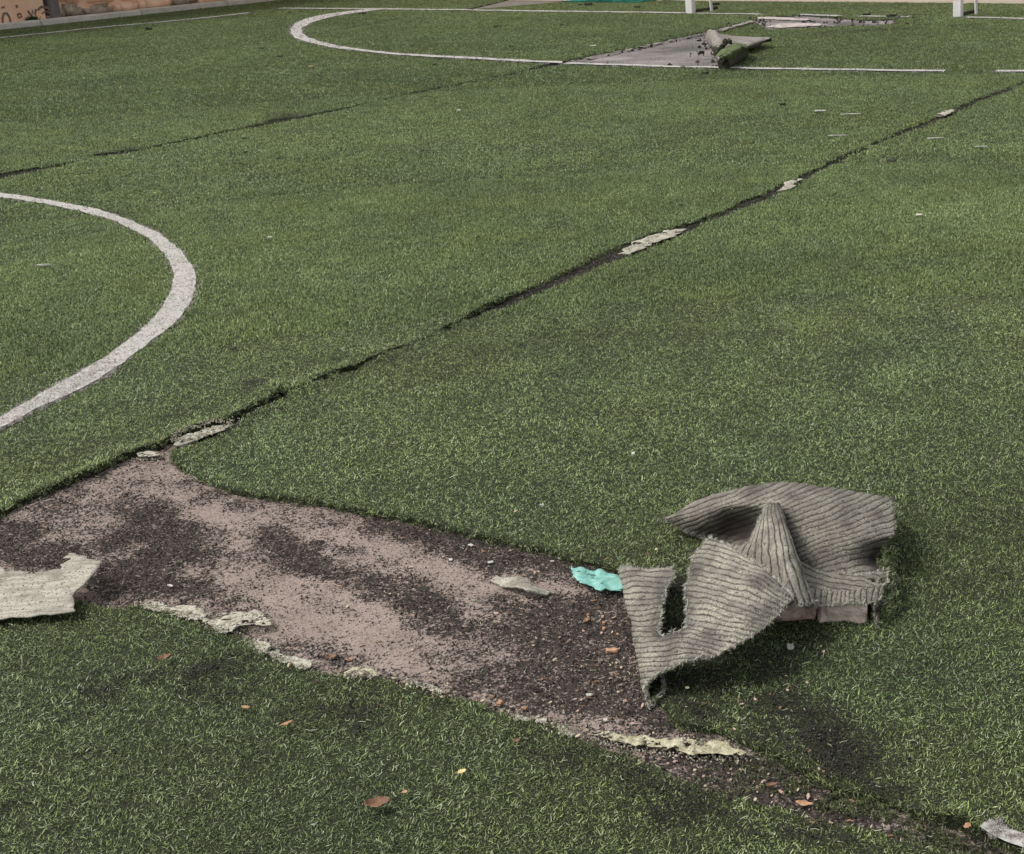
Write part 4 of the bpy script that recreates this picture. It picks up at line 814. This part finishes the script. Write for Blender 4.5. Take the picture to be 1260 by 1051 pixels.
def leaf(name, px, py, L, W, ang, mat, label, cat, group=None, curl=.35, z=None, seed=0, lobes=0):
    R = random.Random(seed + int(px)); L *= .85; W *= .85; x0 = G(px, py); zz = float(H(np.array([x0.x]), np.array([x0.y]))[0]) + .011 if z is None else z
    V, F = [], []; n = 8; c0 = Vector((x0.x, x0.y, zz)); ca, sa = math.cos(ang), math.sin(ang)
    for i in range(n + 1):
        t = i / n; wv = W / 2 * math.sin(math.pi * (t * .92 + .04)) ** .7 * (1 + R.uniform(-.22, .22) + (lobes * .4 * math.sin(t * 15)))
        for s in (-1, -.5, 0, .5, 1):
            u = (t - .5) * L; v = s * wv; h = curl * (abs(s) ** 1.5 * W * .45 + (t - .5) ** 2 * L * .6) + R.uniform(0, .0015)
            V.append(c0 + Vector((u * ca - v * sa, u * sa + v * ca, h)))
    for i in range(n):
        for k in range(4): a = i * 5 + k; F.append((a, a + 1, a + 6, a + 5))
    o = meshobj(name, V, F, mat, smooth=True); md = o.modifiers.new('thickness', 'SOLIDIFY'); md.thickness = .0006
    return tag(o, label, cat, group)
LG = 'dry leaves scattered on the turf'
leaf('dry_leaf', 467, 1006, .040, .027, .2, M_LEAF, 'largest crumpled brown leaf on the front turf near the bottom edge', 'leaf', LG, .5, lobes=.6)
leaf('dry_leaf', 205, 824, .026, .017, .5, M_LEAF, 'reddish brown leaf on the dark patch at the lower left', 'leaf', LG, .5, lobes=.5)
leaf('dry_leaf', 305, 885, .018, .008, -.2, M_WOOD, 'small orange leaf on the lower left turf, upper of two', 'leaf', LG, .3)
leaf('dry_leaf', 355, 906, .025, .008, .75, M_WOOD, 'slim orange leaf on the lower left turf, lower of two', 'leaf', LG, .3)
leaf('dry_leaf', 570, 965, .016, .012, .6, M_LEAFY, 'small pale yellow leaf on the front turf below the bare patch', 'leaf', LG, .3)
leaf('dry_leaf', 637, 927, .013, .010, .1, M_LEAF, 'little brown leaf on the front turf close to the bare edge', 'leaf', LG, .4)
leaf('dry_leaf', 500, 990, .010, .008, .4, M_WOOD, 'tiny tan leaf just right of the largest brown leaf', 'leaf', LG, .3)
leaf('dry_leaf', 408, 813, .022, .014, .2, M_LEAF, 'brown leaf lying on black crumb at the lower bare edge', 'leaf', LG, .5, .005)
leaf('dry_leaf', 70, 628, .022, .010, .1, M_LEAF, 'thin brown leaf on the upper left part of the bare patch', 'leaf', LG, .3, .006)
leaf('dry_leaf', 990, 996, .030, .011, -.3, M_WOOD, 'orange leaf among crumbs at the lower right strip', 'leaf', LG, .35, .008)
leaf('dry_leaf', 950, 972, .020, .008, .1, M_LEAF, 'brown leaf above the orange one in the lower right strip', 'leaf', LG, .35, .008)
leaf('dry_leaf', 1190, 1046, .014, .010, .9, M_WOOD, 'small tan leaf by the white line at the lower right corner', 'leaf', LG, .3)
leaf('dry_leaf', 722, 768, .020, .011, 1.2, M_LEAF, 'rust brown leaf on the bare patch left of the orange chips', 'leaf', LG, .4, .006)
leaf('dry_leaf', 912, 784, .026, .006, .15, M_WOOD, 'curled tan leaf lying on the front flap of the peeled turf', 'leaf', LG, .5, .089)
leaf('dry_leaf', 383, 85, .05, .035, .15, M_LEAFY, 'pale yellow leaf on the far turf below the penalty arc', 'leaf', LG, .3)
def chip(px, py, sx, sy, sz, ang, mat, label, cat, group, z=.006, seed=0, name='wood_chip'):
    c = G(px, py); bm = bmesh.new(); bmesh.ops.create_cube(bm, size=1); bmesh.ops.subdivide_edges(bm, edges=bm.edges[:], cuts=2, use_grid_fill=True)
    for v in bm.verts:
        nz = mnoise.noise(v.co * 3 + Vector((seed * 3.3, px * .1, py * .1))); v.co = Vector((v.co.x * sx, v.co.y * sy, v.co.z * sz)) * (1 + .45 * nz)
    bmesh.ops.transform(bm, matrix=Matrix.Translation((c.x, c.y, z)) @ Matrix.Rotation(ang, 4, 'Z'), verts=bm.verts)
    return tag(bmobj(name, bm, mat), label, cat, group)
CG = 'orange chips on the bare patch'
chip(753, 804, .019, .009, .004, 0, M_WOOD, 'largest orange chip on the black crumb beside the front flap', 'chip', CG)
for (x, y, s, l) in ((742, 762, .007, 'topmost tiny orange chip of the short column beside the front flap'), (743, 770, .008, 'middle orange chip of the short column beside the front flap'), (743, 777, .009, 'lowest orange chip of the short column beside the front flap'),
                     (724, 760, .007, 'orange chip beside the rust brown leaf'), (760, 784, .007, 'small tan chip between the column and the flap'), (615, 869, .014, 'salmon chip at the lower edge of the bare patch'), (645, 876, .010, 'pinkish chip right of the salmon chip'),
                     (418, 725, .008, 'orange crumb alone on the pink left part of the bare patch'), (432, 815, .009, 'salmon crumb near the brown leaf at the lower bare edge'), (595, 682, .007, 'tan crumb near the upper edge of the bare patch')):
    chip(x, y, s * .8, s * .5, s * .3, x * .37, M_WOOD, l, 'chip', CG)
PG = 'pale litter flakes on the bare patch'
for (x, y, a, b3, l) in ((580, 674, .008, .014, 'upright pale flake near the upper edge of the bare patch'), (604, 695, .010, .012, 'square pale flake below the upright one'), (680, 694, .006, .009, 'white flake left of the turquoise scrap'), (689, 690, .008, .006, 'second white flake left of the turquoise scrap'),
                         (210, 724, .016, .006, 'cream flake on the left part of the bare patch'), (725, 859, .008, .010, 'pale flake near the front flap bottom'), (745, 890, .007, .006, 'pale crumb above the long yellowish strip'), (555, 692, .010, .007, 'pinkish flake left of the square pale flake')):
    chip(x, y, a * .8, b3 * .8, .0016, x * .7, M_PAPER, l, 'flake', PG, seed=2, name='paper_flake')
FG = 'pale flakes lying on the far turf'
for (x, y, a, b3, l) in ((55, 333, .045, .008, 'thin pale splinter inside the centre circle'), (333, 299, .016, .012, 'white flake right of the centre circle'), (1009, 141, .06, .03, 'pale flake above the upper end of the long seam'), (1047, 145, .10, .015, 'pale splinter right of the flake above the long seam'),
                         (1131, 271, .022, .018, 'white flake on the right of the far turf'), (1030, 172, .09, .012, 'faint pale splinter left of the long seam'), (1150, 175, .07, .012, 'pale splinter right of the long seam'), (1207, 186, .06, .012, 'pale splinter near the right edge'), (730, 59, .05, .04, 'white scrap near the tip of the far bare triangle'),
                         (780, 570, .006, .010, 'white fleck on the turf above the peeled flap'), (668, 634, .008, .006, 'pale fleck on the turf above the turquoise scrap'), (973, 808, .010, .014, 'white lump on the turf below the blocks'), (565, 140, .02, .03, 'pale fleck in the middle of the far turf')):
    gx = G(x, y); chip(x, y, a, b3, .004, 0.1, M_PAPER, l, 'flake', FG, z=float(H(np.array([gx.x]), np.array([gx.y]))[0]) + .014, seed=3, name='paper_flake')
DG = 'dark clods on the far turf'
for (x, y, s, l) in ((1097, 203, .055, 'largest dark clod right of the long seam'), (963, 132, .045, 'dark clod on the middle of the far turf'), (868, 93, .06, 'dark clod just below the penalty box line'), (589, 297, .018, 'small dark clod left of the long seam'), (301, 174, .03, 'dark clod below the second seam'), (303, 191, .025, 'lower of two dark clods below the second seam'),
                     (838, 257, .02, 'dark clod touching the long seam'), (345, 72, .05, 'dark clod near the penalty arc'), (322, 62, .05, 'dark clod above the one near the penalty arc'), (183, 38, .10, 'dark flat clod near the touch line'), (357, 17, .06, 'dark clod on the goal line left end'), (446, 19, .09, 'dark clod inside the penalty arc top'),
                     (542, 75, .05, 'dark clod below the penalty arc'), (535, 82, .04, 'small dark clod below the penalty arc one'), (610, 35, .06, 'dark clod in the middle of the penalty area'), (691, 33, .05, 'dark clod in the penalty area'), (879, 8, .16, 'dark clump on the strip behind the left post'), (288, 436, .02, 'dark sliver on turf right of the centre circle'), (630, 60, .03, 'small dark clod beside the bare triangle tip'),
                     (724, 8, .12, 'dark scrap in front of the net heap'), (714, 7.6, .06, 'dark scrap left in front of the net heap'), (784, 11, .09, 'dark scrap right in front of the net heap'), (1066, 21, .10, 'dark grass clump on the goal line'), (1097, 22.5, .12, 'dark grass clump right on the goal line')):
    gx = G(x, y); s *= .75; chip(x, y, s, s * .8, s * .3, x * .2, M_DARKBIT, l, 'clod', DG, z=.016 + s * .12, seed=4, name='dirt_clod')

# far rolled-back turf
M_FARPILE = simple('matted_green_pile', (.03, .042, .015), (.19, .235, .10), 22, .9, 1, .03)
M_FARBACK = simple('far_backing', (.14, .128, .11), (.27, .25, .22), 14, .9)
rt = empty('rolled_turf', G(905, 70), 'far piece of turf rolled back beside the bare triangle', 'rolled turf')
def plain_sheet(name, ctrl, nu, nv, mats, parent, thick, seed):
    C = np.array(ctrl, float); r, c, _ = C.shape; xy = PX(C[..., :2].reshape(-1, 2), C[..., 2].ravel()).reshape(r, c, 2); Wd = np.concatenate([xy, C[..., 2:]], -1)
    A = np.swapaxes(cr1(np.swapaxes(cr1(Wd, np.linspace(0, 1, nv)), 0, 1), np.linspace(0, 1, nu)), 0, 1); P = A.reshape(-1, 3)
    P[:, 2] += .02 * (fbm(P[:, 0], P[:, 1], 5, seed, 3) - .5)
    id_ = np.arange(nu * nv).reshape(nv, nu); q = np.stack([id_[:-1, :-1], id_[:-1, 1:], id_[1:, 1:], id_[1:, :-1]], -1).reshape(-1, 4)
    a = P[q[:, 1]] - P[q[:, 0]]; b3 = P[q[:, 3]] - P[q[:, 0]]; n = np.cross(a, b3)
    if (n * (np.array([0, 0, CAMH]) - P[q[:, 0]])).sum() < 0: q = q[:, ::-1]
    o = meshobj(name, P, q, mats, parent, smooth=True); md = o.modifiers.new('thickness', 'SOLIDIFY'); md.thickness = thick; md.offset = -1; md.material_offset = 1; md.material_offset_rim = 1; return o, P
plain_sheet('turned_back', [[(868, 50, .02), (871, 38, .12), (879, 37, .16), (888, 42, .13), (905, 44, .10), (925, 44.5, .09), (949, 46, .10)],
                            [(876, 58, .03), (874, 48, .10), (882, 46, .14), (893, 49, .12), (908, 49, .10), (926, 49, .10), (946, 48, .09)],
                            [(882, 66, .03), (880, 58, .08), (888, 54, .10), (898, 53, .10), (910, 54, .09), (924, 55, .085), (938, 53, .06)],
                            [(886, 70, .03), (884, 62, .05), (890, 60, .07), (900, 60, .07), (910, 60, .06), (922, 60, .05), (932, 58, .02)]], 50, 26, [M_FARBACK, M_CARPET], rt, .03, 3)
o, Pr = plain_sheet('rolled_pile', [[(880, 68, .085), (888, 61, .11), (902, 53.5, .13), (917, 54, .11)], [(883, 70, .115), (893, 64.5, .14), (909, 56.5, .15), (920, 57, .12)], [(888, 73, .10), (898, 69.5, .11), (912, 62, .115), (921.5, 60.5, .09)], [(892, 78, .025), (902, 77, .03), (914, 69.5, .03), (920.5, 65, .025)]], 40, 40, [M_FARPILE, M_FARBACK], rt, .03, 4)
bm = bmesh.new(); tube(bm, G(890.5, 78.8, .052), G(914, 66, .055), .048, 14); bmobj('roll_opening_shade', bm, M_DARKBIT, rt)  # dark tube put in for the shade inside the roll's opening
for px, py, z in ((893, 53, .15), (897, 51.5, .15), (889, 57, .13), (884, 61, .10), (882, 65, .07), (880, 60, .07)):
    c_ = G(px, py, z); bm = bmesh.new(); bmesh.ops.create_icosphere(bm, subdivisions=1, radius=.03); 
    for v in bm.verts: v.co *= random.uniform(.6, 1.4)
    bmesh.ops.transform(bm, matrix=Matrix.Translation(c_), verts=bm.verts); bmobj('torn_edge', bm, M_DARKBIT, rt)
plain_sheet('backing_lip', [[(882, 69, .09), (888, 70, .12), (893, 72, .10)], [(884, 75, .06), (888, 77, .07), (890, 79, .04)], [(886, 80, .01), (889, 81, .01), (892, 82, .01)]], 12, 12, [M_FARBACK, M_CARPET], rt, .015, 6)
scrap('tape_remnant', [(944, 34.5), (960, 30.5), (985, 29.8), (1012, 30.5), (1010, 33), (985, 34.5), (960, 35.8)], .010, M_TAPEP, 'broad pinkish white strip on the worn goal mouth', 'tape', TG, thick=.003, seed=40, rag=.05, st=.04)
scrap('tape_remnant', [(932, 22.5), (955, 22), (985, 24.3), (1000, 25), (990, 26.8), (960, 25.6), (935, 24.2)], .010, M_TAPEP, 'whitish strip along the goal line edge of the worn goal mouth', 'tape', TG, thick=.003, seed=41, rag=.05, st=.04)
q = np.concatenate([resample(gp(C_BOT)[20:-1], far=.05), resample(gp(B_TOP)[20:-1], far=.05), np.repeat(gp([(1000, 28), (1030, 29), (1060, 29), (1090, 28), (940, 28), (862, 68), (872, 78)]), 8, 0)]); q = q + RS.normal(0, .10, q.shape); n_ = len(q); s_ = RS.uniform(.006, .024, n_)
scatter('dirt_lumps', np.c_[q, np.full(n_, .006)], RS.uniform(0, 6, (n_, 3)), np.c_[s_ * 1.5, s_, s_ * .35], RS.randint(0, 4, n_), np.ones((n_, 3)), GR_DARK)
# brittle tape rim of the far bare triangle
scrap('tape_remnant', [(697, 79), (760, 66), (820, 53), (868, 43), (870, 43.3), (820, 54), (760, 67.2), (705, 78.6)], .014, M_FARBACK, 'pale worn tape rim along the far bare triangle', 'tape', TG, holes=.55, thick=.003, seed=30, rag=.04, st=.03)
scrap('tape_remnant', [(885, 38.5), (926, 27.5), (928, 29), (890, 41)], .018, M_FARBACK, 'pale tape edge between the rolled turf and the goal mouth', 'tape', TG, holes=.67, thick=.0010, seed=31, rag=.02, st=.05)
# fine dry litter: leaf crumbs and grit on the bare strip
M_LIT = [simple('leaf_crumb', (.10, .055, .03), (.34, .19, .11), 60, .8), simple('straw_crumb', (.36, .30, .20), (.56, .48, .35), 60, .8), simple('pink_grit', (.34, .22, .17), (.52, .38, .31), 60, .9)]
x = RS.uniform(-.9, .75, 9000); y = RS.uniform(1.5, 3.2, 9000); px, py = W2P(x, y); w_ = dens([(745, 810, 60, 70, 0, .9), (690, 880, 110, 20, 12, .9), (900, 960, 120, 25, 18, .7), (1010, 1000, 90, 18, 18, .7), (600, 690, 120, 20, 14, .35), (500, 850, 110, 14, 14, .6), (420, 740, 240, 90, 15, .10), (930, 850, 80, 60, 30, .25)], px, py)
k = (RS.rand(len(x)) < w_); x, y = x[k], y[k]; zz = np.where(inpoly(x, y, bareZ), .005, H(x, y) + .012); n_ = len(x); s_ = RS.uniform(.0008, .0028, n_)
scatter('dry_litter', np.c_[x, y, zz], np.c_[RS.normal(0, .4, n_), RS.normal(0, .4, n_), RS.uniform(0, 6, n_)], np.c_[s_ * RS.uniform(1, 2.6, n_), s_, s_ * .4], RS.randint(0, 3, n_), np.ones((n_, 3)), [grain('litter', m_, 90 + i) for i, m_ in enumerate(M_LIT)])
# stray fibres on the front turf
R = random.Random(9); V, F = [], []
for k in range(420):
    px, py = R.uniform(-20, 1280), R.uniform(560, 1051); p = G(px, py); inb = bool(inpoly(np.array([p.x]), np.array([p.y]), bareZ)[0])
    if k < 160 and not inb: px, py = R.uniform(250, 1100), R.uniform(650, 1000); p = G(px, py); inb = bool(inpoly(np.array([p.x]), np.array([p.y]), bareZ)[0])
    p.z = .006 if inb else float(H(np.array([p.x]), np.array([p.y]))[0]) + .012
    a = R.uniform(0, 6.28); L = R.uniform(.004, .014); cv = R.uniform(-2, 2); w = .0005; b0 = len(V); m = 5
    for i in range(m + 1):
        t = i / m; an = a + cv * t; p = p + Vector((math.cos(an), math.sin(an), R.uniform(-.1, .15))) * (L / m); s = Vector((-math.sin(an), math.cos(an), 0)) * w; V += [p - s, p + s]
    for i in range(m): F.append((b0 + 2 * i, b0 + 2 * i + 1, b0 + 2 * i + 3, b0 + 2 * i + 2))
o = meshobj('stray_fibres', V, F, M_STRAY if 'M_STRAY' in globals() else simple('stray_fibre', (.26, .30, .17), (.46, .48, .36), 60)); tag(o, kind='stuff')
